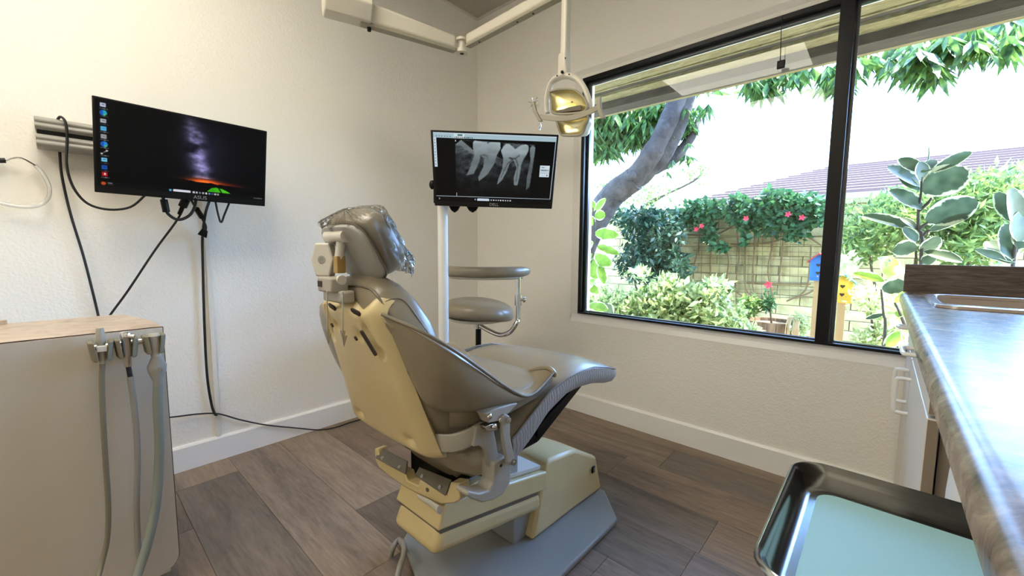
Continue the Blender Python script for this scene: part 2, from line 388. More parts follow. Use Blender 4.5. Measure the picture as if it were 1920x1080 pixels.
# two flush ceiling light panels; the first is the one mirrored in the window pane
m = mk('troffer_glow', '#ffffff', .5); m.b.inputs['Emission Color'].default_value = (1.0, .94, .80, 1); m.b.inputs['Emission Strength'].default_value = TROFFER
for i, y0, y1, lab in ((3, .572, 1.768, 'flat white ceiling light panel mirrored in the window pane'), (5, .572, 1.768, 'ceiling light panel behind the viewer, next after the mirrored one')):
    x1, x0 = xs[i]-.012, xs[i+1]+.012
    t = thing('ceiling_light', lab, 'light', ((x0+x1)/2, (y0+y1)/2, ZC))
    b = B().bb(x0, x1, y0, y0+.02, ZC, ZC+.025).bb(x0, x1, y1-.02, y1, ZC, ZC+.025).bb(x0, x0+.02, y0+.02, y1-.02, ZC, ZC+.025).bb(x1-.02, x1, y0+.02, y1-.02, ZC, ZC+.025)
    obj('frame', b, 'trim_white', t, smooth=0)
    obj('diffuser', B().bb(x0+.02, x1-.02, y0+.02, y1-.02, ZC+.006, ZC+.01), 'troffer_glow', t, smooth=0)

# window_1: black aluminium frame in a plastered reveal
F0, F1 = XW-.004, XW+.052
fw_ = .022
b = B().bb(F0, F1, WY0, WY1, WZ1-fw_, WZ1).bb(F0, F1, WY0, WY1, WZ0, WZ0+.012).bb(F0, F1, WY1-fw_, WY1, WZ0+.012, WZ1-fw_).bb(F0, F1, WY0, WY0+fw_, WZ0+.012, WZ1-fw_)
win = struct('window_1', b, 'black_frame', smooth=0, bevel=.002)
MY0, MY1 = .150, .198
obj('mullion', B().bb(F0-.004, F1, MY0, MY1, WZ0+.004, WZ1-.004), 'black_frame', win, smooth=0, bevel=.002)
mk('frame_grey', '#3a3d42', .22, spec=.8)
for (a, c) in ((MY1, WY1-fw_), (WY0+fw_, MY0)):
    b = B().bb(XW+.03, XW+.05, a, c, WZ1-fw_-.016, WZ1-fw_).bb(XW+.03, XW+.05, a, c, WZ0+.012, WZ0+.018)
    b.bb(XW+.03, XW+.05, c-.014, c, WZ0+.018, WZ1-fw_-.016).bb(XW+.03, XW+.05, a, a+.004, WZ0+.018, WZ1-fw_-.016)
    obj('sash', b, 'frame_grey', win, smooth=0)
    obj('pane', B().bb(XW+.038, XW+.042, a+.004, c-.014, WZ0+.018, WZ1-fw_-.016), 'window_glass', win, smooth=0)
cp = [(.002, 0), (-.014, .026), (-.014, .054), (-.139, .054), (-.139, 0)]   # (proud, across)
def casing(ax, edge, sgn, a, c):
    if ax == 'H': return B().prism([(XW-p_, edge+sgn*w_) for p_, w_ in cp], 'Y', a, c)
    return B().add([], []).loft([[(XW-p_, edge+sgn*w_, z) for p_, w_ in cp] for z in (a, c)])
obj('casing', casing('H', cz1, -1, Y0, cy1), 'wall_paint', win, smooth=0)
obj('casing', casing('H', cz0, 1, Y0, cy1), 'trim_white', win, smooth=0)
obj('casing', casing('V', cy1, -1, cz0+.052, cz1-.052), 'wall_paint', win, smooth=0)
# little black sensor hanging on its wire at the glass
t = thing('window_sensor', 'small black sensor hanging on a thin wire in front of the glass', 'sensor', P(1465, 120, X=XW-.01))
obj('wire', B().tube([P(1467, 30, X=XW-.006), P(1465, 55, X=XW-.012), P(1463, 118, X=XW-.012)], .0016, 6), 'black_rubber', t)
c = P(1464.5, 121, X=XW-.012)
obj('sensor_body', B().box(c, (.012, .030, .034)), 'black_plastic', t, bevel=.003)

# ------------------------------------------------------------------ outdoors
struct('ground_garden', B().bb(XW+.14, 40, -30, 30, -.25, -.12), 'soil')
# eaves over the window: boards and beams running along the wall
sof = obj('eaves', B().bb(XW+.14, 3.02, -3.2, 4.2, 2.30, 2.36), 'soffit_trim', smooth=0); sof['kind'] = 'structure'
for xa, xb, z, mt in ((2.325, 2.545, 2.15, 'soffit_wood'), (2.547, 2.633, 2.147, 'soffit_wood'), (2.635, 2.650, 2.140, 'soffit_wood'), (2.652, 2.758, 2.168, 'soffit_trim'), (2.76, 2.868, 2.15, 'soffit_wood')):
    obj('board', B().bb(xa, xb, -3.2, 4.2, z, 2.30), mt, sof, smooth=0)
obj('fascia', B().bb(2.87, 3.0, -3.2, 4.2, 2.098, 2.36), 'soffit_trim', sof, smooth=0)
obj('fascia', B().bb(3.0, 3.035, -3.2, 4.2, 2.098, 2.40), 'soffit_wood', sof, smooth=0)
# garden block wall
GX = 5.0; BH, BL = .1, .4; BASE = -.12
gw = struct('wall_garden', B().bb(GX+.012, GX+.18, -2.6, 4.6, BASE, 1.5), 'mortar', smooth=0)
bm_ = B().bb(0, .05, .004, BL-.004, .004, BH-.004).mesh('block'); bm_.materials.append(MT['block'].m)
bm2 = B().bb(0, .05, .004, BL/2-.004, .004, BH-.004).mesh('block'); bm2.materials.append(MT['block'].m)
for r in range(1, 16):
    y = -1.4-(BL/2 if r % 2 else 0)
    while y < 3.6:
        o = obj('block', bm_, None, gw, smooth=0); o.location = (GX+random.uniform(-.003, .003), y, BASE+BH*r); y += BL
        g = random.uniform(.86, 1.1); o.color = (g, g, g*.98, 1)
obj('coping', B().bb(GX-.02, GX+.2, -2.6, 4.6, 1.48, 1.53), 'block', gw, smooth=0)

# neighbour's roof behind the wall
nr = thing('neighbour_house', 'overexposed house with a pale tiled roof behind the garden wall', 'house', (9, 0, -.12))
obj('house_wall', B().bb(9.4, 14, -9, 3.4, -.12, 1.85), 'house_trim', nr, smooth=0)
obj('eave_board', B().bb(8.96, 9.06, -9.2, 3.05, 1.86, 2.02), 'house_trim', nr, smooth=0)
NC = 12
for k in range(NC):
    xa = 9.0+.23*k; za = 2.02+.075*k; yl = 3.2-.19*k
    b = B().add([(xa, -9.2, za), (xa, yl, za), (xa+.26, yl-.19, za+.085), (xa+.26, -9.2, za+.085), (xa, -9.2, za+.055), (xa, yl, za+.055), (xa+.26, yl-.19, za+.10), (xa+.26, -9.2, za+.10)],
                [(0, 1, 2, 3), (4, 7, 6, 5), (0, 4, 5, 1), (1, 5, 6, 2), (2, 6, 7, 3), (3, 7, 4, 0)])
    obj('tile_course', b, 'roof_tile', nr, smooth=0)

# foliage tools ------------------------------------------------------
def leaf_shape(n=7, fold=.25, droop=.15, prof=None):
    "unit leaf along +x, width 1 across y, returns verts, faces, uv"
    vs, fs, uv = [], [], []
    for i in range(n+1):
        t = i/n; w_ = max(math.sin(math.pi*min(t*.95+.02, 1))**.55*.5, .01) if prof is None else prof(t)
        z = -droop*t*t
        for s_ in (-1, 0, 1):
            vs.append((t, s_*w_, z+abs(s_)*w_*fold)); uv.append((.5+.5*s_, t))
    for i in range(n):
        for k in range(2):
            a = i*3+k; fs.append((a, a+1, a+4, a+3))
    return vs, fs, uv
LV, LF, LUV = leaf_shape()
def leaf_mesh(name, base, tip, width, face, off, mat, fold=.22, droop=.12):
    base = Vector(base); tip = Vector(tip); d = tip-base; L = d.length; x = d/L
    n = Vector(face); n = (n-x*n.dot(x)).normalized(); y = n.cross(x)
    vs, fs, uv = leaf_shape(8, fold, droop)
    me = bpy.data.meshes.new(name)
    me.from_pydata([tuple(base+x*(a*L)+y*(b_*width)+n*(c*(L if abs(b_) < 1e-9 else L)*.5+abs(b_)*width*fold*.5)-off) for a, b_, c in vs], [], fs)
    ul = me.uv_layers.new(name='UVMap')
    for lp in me.loops: ul.data[lp.index].uv = uv[lp.vertex_index]
    me.materials.append(MT[mat].m); me.polygons.foreach_set('use_smooth', [True]*len(me.polygons)); return me
def scatter(b, pts, dirs, sizes, ratio=.5, normals=None, fold=.2):
    "adds one folded four-triangle leaf per point"
    for p_, d, s_ in zip(pts, dirs, sizes):
        d = Vector(d).normalized(); n = Vector(rng.normal(size=3)) if normals is None else Vector(normals)+Vector(rng.normal(size=3))*.35
        n = n-d*n.dot(d)
        if n.length < 1e-3: continue
        n.normalize(); y = n.cross(d); p_ = Vector(p_); w_ = s_*ratio/2
        b.add([p_, p_+d*(s_*.45)+y*w_+n*(w_*fold), p_+d*s_, p_+d*(s_*.45)-y*w_+n*(w_*fold), p_+d*(s_*.5)-n*(w_*.1)],
              [(0, 4, 1), (1, 4, 2), (0, 3, 4), (3, 2, 4)])
    return b
def ball(n, c, r, shell=.5):
    d = rng.normal(size=(n, 3)); d /= np.linalg.norm(d, axis=1)[:, None]
    rad = (shell+(1-shell)*rng.random(n))**.6
    return np.array(c)+d*rad[:, None]*np.array(r), d
def bush(b, n, c, r, size, ratio=.5, up=.6, shell=.35):
    pts, d = ball(n, c, r, shell); d = d+rng.normal(size=d.shape)*.5; d[:, 2] += up
    return scatter(b, pts, d, size*(.6+.7*rng.random(n)), ratio)
def whorls(b, centers, size, nleaf=8, ratio=.28, droop=-1.5):
    ratio *= .8; size *= 1.1
    "umbrella-like whorls of drooping leaflets"
    for c in centers:
        ph = rng.random()*6.28; tl = rng.normal(size=3)*.25
        for k in range(nleaf):
            a = ph+2*math.pi*k/nleaf; d = np.array((math.cos(a), math.sin(a), droop+rng.normal()*.15))+tl
            scatter(b, [c], [d], [size*(.8+.4*rng.random())], ratio, (0, 0, 1))
    return b
def px_cloud(n, u0, u1, v0, v1, x0, x1, shape=None):
    out = []
    while len(out) < n:
        u = rng.uniform(u0, u1); v = rng.uniform(v0, v1)
        if shape and not shape((u-u0)/(u1-u0), (v-v0)/(v1-v0)): continue
        out.append(P(u, v, X=rng.uniform(x0, x1)))
    return out
oval = lambda a, c: (2*a-1)**2+(2*c-1)**2 < 1

# leaning umbrella tree
t = thing('umbrella_tree', 'grey leaning tree trunk with forked limbs and drooping leaflets outside', 'tree', (3.9, 2.9, -.12))
TX = 3.9
base = P(1090, 470, X=TX); fork = P(1190, 335, X=TX)
obj('trunk', B().tube([(3.9, 2.95, -.2), base, P(1125, 400, X=TX), P(1150, 365, X=TX), fork], [.17, .145, .135, .13, .125], 14, smooth=5), 'bark', t)
obj('limb', B().tube([P(1180, 345, X=TX), P(1215, 300, X=TX-.03), P(1245, 245, X=TX-.05), P(1272, 180, X=TX-.06), P(1290, 130, X=TX)], [.11, .1, .085, .08, .075], 12, smooth=5), 'bark', t)
obj('limb', B().tube([P(1195, 335, X=TX+.04), P(1235, 300, X=TX+.06), P(1262, 255, X=TX+.06), P(1285, 190, X=TX+.04), P(1300, 120, X=TX)], [.1, .085, .08, .078, .07], 12, smooth=5), 'bark', t)
obj('limb', B().tube([P(1215, 318, X=TX+.1), P(1260, 298, X=TX+.25), P(1292, 262, X=TX+.3), P(1310, 225, X=TX+.4)], [.08, .07, .05, .03], 10, smooth=5), 'bark', t)
obj('knot', B().sphere(P(1184, 330, X=TX-.125), (.03, .05, .045)), 'bark', t)
b = B()
whorls(b, px_cloud(190, 1085, 1250, 175, 305, TX-.1, TX+.9, lambda a, c: c < 1-.55*a), .2, 8, .26)
whorls(b, px_cloud(110, 1100, 1235, 165, 260, TX+.1, TX+1.2), .2, 8, .26)
whorls(b, px_cloud(6, 1255, 1300, 210, 290, TX, TX+.4), .15, 7, .3)
whorls(b, px_cloud(8, 1280, 1335, 185, 215, TX, TX+.4), .16, 8, .22)
whorls(b, [P(1262, 300, X=TX), P(1293, 292, X=TX+.1), P(1250, 320, X=TX+.1), P(1290, 268, X=TX)], .10, 6, .3)
obj('foliage', b, 'leaf_tree', t, kind='stuff', fix=False)
b = B()
whorls(b, px_cloud(10, 1400, 1455, 140, 158, 3.5, 3.9), .17, 8, .28)
whorls(b, px_cloud(10, 1470, 1560, 118, 140, 3.5, 3.9), .14, 8, .28)
whorls(b, px_cloud(12, 1545, 1600, 110, 150, 3.5, 3.9), .15, 8, .28)
whorls(b, px_cloud(12, 1600, 1700, 95, 122, 3.4, 3.9), .15, 8, .28)
whorls(b, px_cloud(13, 1700, 1760, 80, 130, 3.4, 3.8), .17, 8, .28)
whorls(b, px_cloud(14, 1760, 1850, 62, 98, 3.4, 3.8), .15, 8, .28)
whorls(b, px_cloud(5, 1850, 1900, 60, 85, 3.4, 3.8), .15, 8, .28)
whorls(b, px_cloud(50, 1400, 1960, 20, 75, 3.6, 4.4), .18, 8, .28)
obj('foliage', b, 'leaf_tree', t, kind='stuff', fix=False)
b = B()                                      # unseen crown, added above the eaves to shade trunk and garden
whorls(b, [Vector((rng.uniform(3.3, 5.6), rng.uniform(.6, 4.2), rng.uniform(2.75, 4.3))) for _ in range(280)], .22, 8, .34, -.5)
obj('foliage', b, 'leaf_tree', t, kind='stuff', fix=False)
obj('branch', B().tube([P(1300, 130, X=3.9), P(1450, 90, X=3.8), P(1650, 55, X=3.7), P(1860, 25, X=3.6)], [.06, .045, .03, .015], 8, smooth=4), 'bark', t)

# pale distant tree left of the roof
t = thing('distant_tree', 'pale washed-out small tree standing behind the garden wall', 'tree', (7.0, P(1200, 400, X=7.0).y, -.12))
obj('stem', B().tube([(7.0, P(1200, 400, X=7.0).y, -.12), P(1200, 440, X=7.0), P(1205, 390, X=7.0), P(1300, 340, X=7.0), P(1320, 315, X=7)], [.06, .05, .04, .02, .01], 8, smooth=4), 'twig', t)
b = B()
for (u, v, ru, rv, n) in ((1200, 365, 75, 40, 900), (1310, 325, 35, 30, 260), (1140, 345, 30, 25, 250), (1150, 400, 60, 25, 400)):
    pts = [P(u+ru*x, v+rv*y, X=7+z*.5) for x, y, z in ball(n, (0, 0, 0), (1, 1, 1), .1)[0]]
    scatter(b, pts, rng.normal(size=(n, 3)), .08*(.6+.8*rng.random(n)), .35)
obj('foliage', b, 'leaf_mid', t, kind='stuff', fix=False)

# dark shrub trained against the wall
t = thing('dark_shrub', 'dark fine-leaved shrub growing up the garden wall beside the tree trunk', 'shrub', P(1220, 610, X=4.55))
b = B()
for (u, v, ru, rv, n) in ((1225, 430, 62, 45, 1300), (1215, 490, 68, 48, 1500), (1180, 405, 45, 20, 300), (1270, 500, 30, 30, 250)):
    pts = [P(u+ru*x, v+rv*y, X=4.6+z*.3) for x, y, z in ball(n, (0, 0, 0), (1, 1, 1), .15)[0]]
    scatter(b, pts, rng.normal(size=(n, 3))+np.array((0, 0, -.3)), .085*(.6+.7*rng.random(n)), .4)
obj('foliage', b, 'leaf_dark', t, kind='stuff', fix=False)
for du in (-25, -5, 18):
    obj('stem', B().tube([P(1215+du*.3, 620, X=4.6), P(1215+du, 520, X=4.6), P(1225+du*1.6, 430, X=4.65)], [.018, .014, .006], 6, smooth=4), 'twig', t)

# flowering vine along the top of the wall
t = thing('flowering_vine', 'climbing vine with red blooms trained along the top of the garden wall', 'vine', (GX-.05, 1.2, -.12))
b = B()
for (u, v, ru, rv, n) in ((1330, 395, 45, 22, 420), (1295, 405, 35, 28, 300), (1330, 435, 14, 30, 120), (1400, 400, 45, 28, 550), (1450, 390, 45, 30, 650), (1440, 415, 40, 28, 350), (1505, 385, 45, 22, 500), (1525, 405, 30, 22, 260), (1350, 462, 18, 8, 70), (1490, 430, 25, 25, 150), (1395, 445, 8, 16, 40), (1380, 375, 12, 12, 60), (1440, 365, 10, 10, 50), (1470, 368, 10, 10, 50)):
    pts = [P(u+ru*x, v+rv*y, X=GX-.19+z*.12) for x, y, z in ball(n, (0, 0, 0), (1, 1, 1), .1)[0]]
    scatter(b, pts, rng.normal(size=(n, 3))+np.array((-.5, 0, -.2)), .075*(.6+.7*rng.random(n)), .6, (-1, 0, .4))
obj('foliage', b, 'leaf_vine', t, kind='stuff', fix=False)
vst = [[(1310, 615), (1300, 520), (1308, 470), (1314, 430)], [(1332, 520), (1333, 470), (1338, 430)], [(1362, 525), (1366, 490), (1361, 465)], [(1380, 580), (1381, 520), (1386, 480), (1382, 430)], [(1420, 560), (1398, 540), (1397, 480), (1402, 430)], [(1425, 575), (1411, 535), (1414, 470), (1417, 420)], [(1450, 560), (1440, 510), (1446, 470), (1452, 440)], [(1460, 530), (1466, 480), (1470, 430)], [(1540, 460), (1500, 440), (1440, 455), (1370, 458)], [(1475, 565), (1510, 545), (1518, 500), (1521, 460)], [(1370, 540), (1400, 560), (1430, 570)], [(1490, 560), (1520, 548), (1545, 530)], [(1290, 440), (1340, 440), (1380, 420)], [(1400, 530), (1460, 532), (1520, 533)]]
for s_ in vst: obj('stem', B().tube([P(u, v, X=GX-.035) for u, v in s_], .008, 5, smooth=4), 'vine_stem', t)
for k in range(9):
    v = 442+14.2*k
    obj('wire', B().tube([P(1300, v-1.0, X=GX-.02), P(1560, v+3.5, X=GX-.02)], .0035, 4), 'wire', t)
for u in (1316, 1334, 1350, 1382, 1399, 1414, 1430, 1446, 1464, 1482, 1498):
    obj('wire', B().tube([P(u, 440, X=GX-.018), P(u-2, 560, X=GX-.018)], .003, 4), 'wire', t)
fl = B()
for k in range(5):
    a = 2*math.pi*k/5
    fl.add([(0, 0, 0), (-.015, .03*math.cos(a-.5), .03*math.sin(a-.5)), (-.02, .045*math.cos(a), .045*math.sin(a)), (-.015, .03*math.cos(a+.5), .03*math.sin(a+.5))], [(0, 1, 2, 3)])
fm = fl.mesh('flower', fix=False); fm.materials.append(MT['flower_red'].m)
for u, v in ((1316, 424), (1306, 430), (1399, 410), (1478, 402), (1504, 408), (1752, 377)):
    o = obj('flower', fm, None, t, smooth=0, solid=.004); o.location = P(u, v, X=GX-.36)-Vector((GX-.05, 1.2, -.12)); o.rotation_euler = (random.random(), 0, 0); o.scale = (.65,)*3
# bright variegated shrub below the sill
def shrub(name, label, mat, blobs, X, size, ratio, base, spread=.25, normals=None, up=.4, stems=4):
    t = thing(name, label, 'shrub', base)
    b = B(); x0 = X
    for (u, v, ru, rv, n) in blobs:
        pts = [P(u+ru*x, v+rv*y, X=X+z*spread) for x, y, z in ball(n, (0, 0, 0), (1, 1, 1), .1)[0]]
        scatter(b, pts, rng.normal(size=(n, 3))+np.array((0, 0, up)), size*(.6+.7*rng.random(n)), ratio, normals)
    obj('foliage', b, mat, t, kind='stuff', fix=False)
    for k in range(stems):
        u, v, ru, rv, n = blobs[k % len(blobs)]
        p1 = P(u+rng.uniform(-.3, .3)*ru, v-.3*rv, X=X)
        obj('stem', B().tube([Vector(base)+Vector((rng.uniform(-.05, .05), rng.uniform(-.08, .08), 0)), (Vector(base)+p1)/2+Vector((0, rng.uniform(-.05, .05), 0)), p1], [.012, .009, .004], 6, smooth=3), 'twig', t)
    return t
g = -.12
c = P(1250, 600, X=3.25); shrub('bright_shrub', 'low bright yellow-green shrub growing just outside under the window', 'leaf_bright', [(1160, 590, 55, 40, 700), (1230, 575, 60, 45, 1000), (1300, 580, 55, 45, 900), (1355, 600, 45, 35, 500), (1255, 535, 40, 20, 200), (1340, 545, 35, 22, 220), (1200, 515, 20, 12, 60), (1130, 570, 30, 40, 300), (1240, 620, 110, 25, 900), (1400, 620, 20, 12, 80)], 3.25, .075, .45, (3.25, c.y, g), .3)
c = P(1640, 560, X=4.2); shrub('feathery_bush', 'tall feathery light-green bush against the garden wall behind the rubber plant', 'leaf_mid', [(1640, 430, 75, 60, 1500), (1700, 400, 60, 60, 1000), (1820, 390, 80, 70, 1900), (1840, 450, 90, 50, 1300), (1890, 350, 60, 40, 700), (1600, 470, 45, 30, 500), (1780, 470, 60, 30, 600), (1900, 400, 60, 60, 700)], 4.2, .07, .3, (4.2, c.y-.3, g), .5)
c = P(1650, 600, X=3.5); shrub('sunlit_bush', 'loose sunlit bush low beside the yellow birdhouse post', 'leaf_pale', [(1665, 590, 35, 50, 420), (1640, 640, 50, 25, 420), (1620, 560, 35, 30, 140), (1690, 630, 30, 40, 320), (1590, 500, 25, 25, 110)], 3.5, .05, .4, (3.5, c.y, g), .2)

# variegated rubber plants: every leaf a part
def rubber(name, label, X, org, sc, stems, leaves, mat='leaf_rubber', ground=None):
    px = lambda q: (org[0]+q[0]/sc, org[1]+q[1]/sc)
    s0 = stems[0]; root = P(*px(s0[0]), X=X); t = thing(name, label, 'plant', (X, root.y, -.12))
    for i, s_ in enumerate(stems):
        pts = [P(*px(q), X=X) for q in s_]
        if i == 0: pts = [Vector((X, root.y, -.12))]+pts
        obj('stem', B().tube(pts, [.008, .004], 8, smooth=4), 'twig', t)
    for lf in leaves:
        bs, tp, w_ = lf[:3]; mt = lf[3] if len(lf) > 3 else mat
        dx = lf[4] if len(lf) > 4 else random.uniform(-.06, .06)
        a = P(*px(bs), X=X+random.uniform(-.01, .01)); c_ = P(*px(tp), X=X+dx)
        wm = 1.3*w_/sc/F_PX*(a-Vector((0, 0, CAM_H))).dot(_fw)
        face = Vector((-.8, -.35, .35))+Vector((random.uniform(-.3, .3), random.uniform(-.3, .3), random.uniform(-.2, .3)))
        me = leaf_mesh('leaf', a, c_, wm, face, OFF[t.name], mt)
        obj('leaf', me, None, t, smooth=0)
    return t
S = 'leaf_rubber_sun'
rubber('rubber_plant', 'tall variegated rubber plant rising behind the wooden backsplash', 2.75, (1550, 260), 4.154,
       [[(735, 965), (715, 700), (715, 560), (735, 430), (740, 300)], [(720, 560), (790, 500), (815, 460)], [(720, 700), (790, 650)], [(725, 770), (800, 710)]],
       [((720, 365), (485, 215), 125), ((735, 260), (565, 150), 90), ((742, 330), (735, 180), 85), ((780, 190), (800, 60), 12), ((760, 260), (850, 160), 70), ((820, 260), (1130, 95), 70), ((755, 425), (1085, 230), 190), ((740, 545), (500, 395), 120), ((720, 400), (570, 300), 60),
        ((775, 640), (1172, 480), 160), ((800, 720), (1130, 580), 60), ((700, 710), (285, 585), 85), ((705, 800), (600, 690), 70), ((735, 880), (875, 765), 110), ((710, 850), (515, 870), 120), ((760, 880), (1060, 950), 75), ((745, 970), (845, 915), 70), ((700, 700), (580, 610), 50)])
rubber('rubber_plant', 'second rubber plant partly cut off at the right photo edge above the worktop', 2.7, (1550, 260), 4.154,
       [[(1450, 990), (1470, 800), (1490, 560)]],
       [((1445, 640), (1330, 420), 95), ((1490, 700), (1450, 390), 130), ((1420, 950), (1410, 660), 110), ((1450, 970), (1165, 860), 60), ((1420, 930), (1260, 790), 120), ((1500, 800), (1545, 560), 150), ((1500, 850), (1600, 700), 120), ((1470, 960), (1330, 900), 90), ((1500, 600), (1560, 400), 110)])
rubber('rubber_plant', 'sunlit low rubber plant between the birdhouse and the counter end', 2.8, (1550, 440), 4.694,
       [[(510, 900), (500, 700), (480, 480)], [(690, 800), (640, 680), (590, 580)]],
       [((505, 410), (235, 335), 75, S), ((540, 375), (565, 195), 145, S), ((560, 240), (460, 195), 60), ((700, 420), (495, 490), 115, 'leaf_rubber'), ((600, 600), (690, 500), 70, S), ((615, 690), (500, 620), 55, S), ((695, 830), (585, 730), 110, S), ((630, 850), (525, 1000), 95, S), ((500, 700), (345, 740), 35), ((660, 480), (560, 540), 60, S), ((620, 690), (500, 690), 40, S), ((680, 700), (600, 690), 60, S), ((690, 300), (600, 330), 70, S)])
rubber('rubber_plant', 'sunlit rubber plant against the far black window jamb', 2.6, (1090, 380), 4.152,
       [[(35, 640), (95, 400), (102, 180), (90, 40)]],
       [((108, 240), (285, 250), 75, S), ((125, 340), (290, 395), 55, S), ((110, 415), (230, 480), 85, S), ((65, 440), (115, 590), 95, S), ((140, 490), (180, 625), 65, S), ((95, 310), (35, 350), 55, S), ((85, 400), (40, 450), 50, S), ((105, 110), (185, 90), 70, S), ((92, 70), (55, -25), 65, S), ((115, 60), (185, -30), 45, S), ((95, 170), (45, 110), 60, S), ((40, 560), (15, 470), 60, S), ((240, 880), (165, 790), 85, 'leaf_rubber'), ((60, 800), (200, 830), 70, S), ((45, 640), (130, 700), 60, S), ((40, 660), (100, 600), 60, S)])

# half-barrel planter with its plants
c = P(1447, 600, X=4.2); BX, BY = 4.2, c.y; rb = .185; zt = P(1440, 600, X=4.2).z
t = thing('barrel_planter', 'wooden half-barrel planter in front of the garden wall', 'planter', (BX, BY, -.12))
for k in range(18):
    a0 = 2*math.pi*k/18+.012; a1 = 2*math.pi*(k+1)/18-.012
    rg = lambda z, r: [(BX+q*math.cos(a), BY+q*math.sin(a), z) for q, a in ((r, a0), (r, a1), (r-.02, a1), (r-.02, a0))]
    obj('stave', B().loft([rg(-.12, rb*.85), rg(zt*.5, rb), rg(zt, rb*1.02)]), 'barrel_wood', t, smooth=0)
for z in (zt*.35, zt*.78): obj('hoop', B().tube([(BX+(rb+.004)*math.cos(a), BY+(rb+.004)*math.sin(a), z) for a in np.linspace(0, 6.283, 33)[:-1]], .008, 6, ring=True), 'barrel_band', t)
obj('soil', B().lathe([(0, zt-.03), (rb-.02, zt-.03), (rb-.02, zt-.05), (0, zt-.05)], (BX, BY, 0), 24), 'soil', t)
t = thing('flowering_plant', 'small plant with one red bloom growing in the barrel', 'plant', (BX, BY, zt-.03))
pt = P(1440, 545, X=BX); obj('stem', B().tube([(BX, BY, zt-.03), ((BX+pt.x)/2, (BY+pt.y)/2, (zt+pt.z)/2), pt], [.008, .004], 6, smooth=3), 'vine_stem', t)
b = B(); n = 150; pts = [P(1440+14*x, 568+24*y, X=BX+.05*z) for x, y, z in ball(n, (0, 0, 0), (1, 1, 1), .1)[0]]
scatter(b, pts, rng.normal(size=(n, 3)), .05*(.6+.7*rng.random(n)), .4); obj('foliage', b, 'leaf_vine', t, kind='stuff', fix=False)
o = obj('flower', fm, None, t, smooth=0, solid=.004); o.location = P(1441, 534, X=BX-.03)-OFF[t.name]; o.scale = (.8,)*3
t = thing('herb_plant', 'bushy green herb growing at the left of the barrel planter', 'plant', (BX-.02, P(1405, 600, X=BX).y, zt-.03))
b = B(); n = 420; pts = [P(1405+24*x, 575+22*y, X=BX+.08*z) for x, y, z in ball(n, (0, 0, 0), (1, 1, 1), .1)[0]]
scatter(b, pts, rng.normal(size=(n, 3)), .05*(.6+.7*rng.random(n)), .5); obj('foliage', b, 'leaf_mid', t, kind='stuff', fix=False)
t = thing('trailing_plant', 'pale trailing plant spilling over the rim of the barrel planter', 'plant', (BX-.1, P(1495, 600, X=BX).y, zt-.02))
b = B(); n = 260
pts = [P(1497+24*x, 610+22*y, X=BX-.12+.06*z) for x, y, z in ball(n, (0, 0, 0), (1, 1, 1), .1)[0]]
scatter(b, pts, rng.normal(size=(n, 3)), .045*(.6+.7*rng.random(n)), .45); obj('foliage', b, 'leaf_pale', t, kind='stuff', fix=False)
for k in range(12):
    u = 1478+k*2.2; obj('stem', B().tube([P(u, 596, X=BX-.12), P(u-4+random.uniform(-3, 3), 612, X=BX-.19), P(u-6+random.uniform(-4, 4), 638, X=BX-.19)], .005, 5, smooth=3), 'post_wood', t)
t = thing('garden_pot', 'pale blue plastic pot half hidden behind the bright shrub', 'pot', P(1350, 560, X=4.0))
c = P(1350, 545, X=4.0); obj('pot_body', B().lathe([(.0, -.3), (.07, -.3), (.1, .05), (.108, .05), (.108, .07), (.095, .07), (.08, 0), (0, 0)], c, 20), 'pot_blue', t)

def birdhouse(label, u, v, vb, X, body, roof, w_, h_, hearts, twist=0):
    top = P(u, v, X=X); bot = P(u, vb, X=X); H_ = top.z-bot.z
    t = thing('birdhouse', label, 'birdhouse', (X, top.y, -.12))
    y0, z0 = top.y, bot.z
    obj('post', B().bb(X-.016, X+.016, y0-.022, y0+.022, -.12, z0), 'post_wood', t, smooth=0)
    wd = w_/2; ze = z0+H_*.72
    obj('house_body', B().prism([(y0-wd, z0), (y0+wd, z0), (y0+wd, ze), (y0, z0+H_*.95), (y0-wd, ze)], 'X', X-.05, X+.05), body, t, smooth=0)
    e = wd*1.35; th = .008
    zr = z0+H_*.95; ze2 = zr-(zr-ze)*1.35
    for sg in (-1, 1):
        obj('roof_panel', B().prism([(y0, zr), (y0+sg*e, ze2), (y0+sg*e, ze2+th), (y0, zr+th*1.4)], 'X', X-.07, X+.06), roof, t, smooth=0)
    for hz in hearts:
        hp = []
        for k in range(20):
            a = 2*math.pi*k/20; hp.append((y0+.00085*16*math.sin(a)**3, z0+H_*hz+.00085*(13*math.cos(a)-5*math.cos(2*a)-2*math.cos(3*a)-math.cos(4*a))))
        obj('heart_hole', B().prism(hp, 'X', X-.052, X-.049), 'heart_dark', t, smooth=0)
    obj('perch', B().cyl((X-.05, y0, z0+H_*.16), (X-.08, y0, z0+H_*.16), .004, 8), 'post_wood', t)
    return t
birdhouse('yellow birdhouse with two heart holes on a wooden post', 1583, 512, 567, 3.6, 'birdhouse_yellow', 'roof_green', .105, .2, (.56, .28))
birdhouse('blue birdhouse with a red roof partly behind the black mullion', 1538, 474, 526, 3.75, 'birdhouse_blue', 'roof_red', .10, .2, (.56, .28))
# ------------------------------------------------------------------ dental chair (long axis along X, centre plane YC)
YC = .945
ch = thing('dental_chair', 'beige reclining dental chair with taupe upholstery and cream back shell', 'dental chair', (1.08, YC, 0))
plate = [(1.353, .677), (1.483, .805), (1.483, 1.085), (1.353, 1.213), (.80, 1.213), (.742, 1.175), (.672, .985), (.672, .905), (.742, .715), (.80, .677)]
obj('base_plate', B().prism(plate, 'Z', .001, .022), 'floor_plate', ch, bevel=.006)
W0, W1 = .84, 1.05
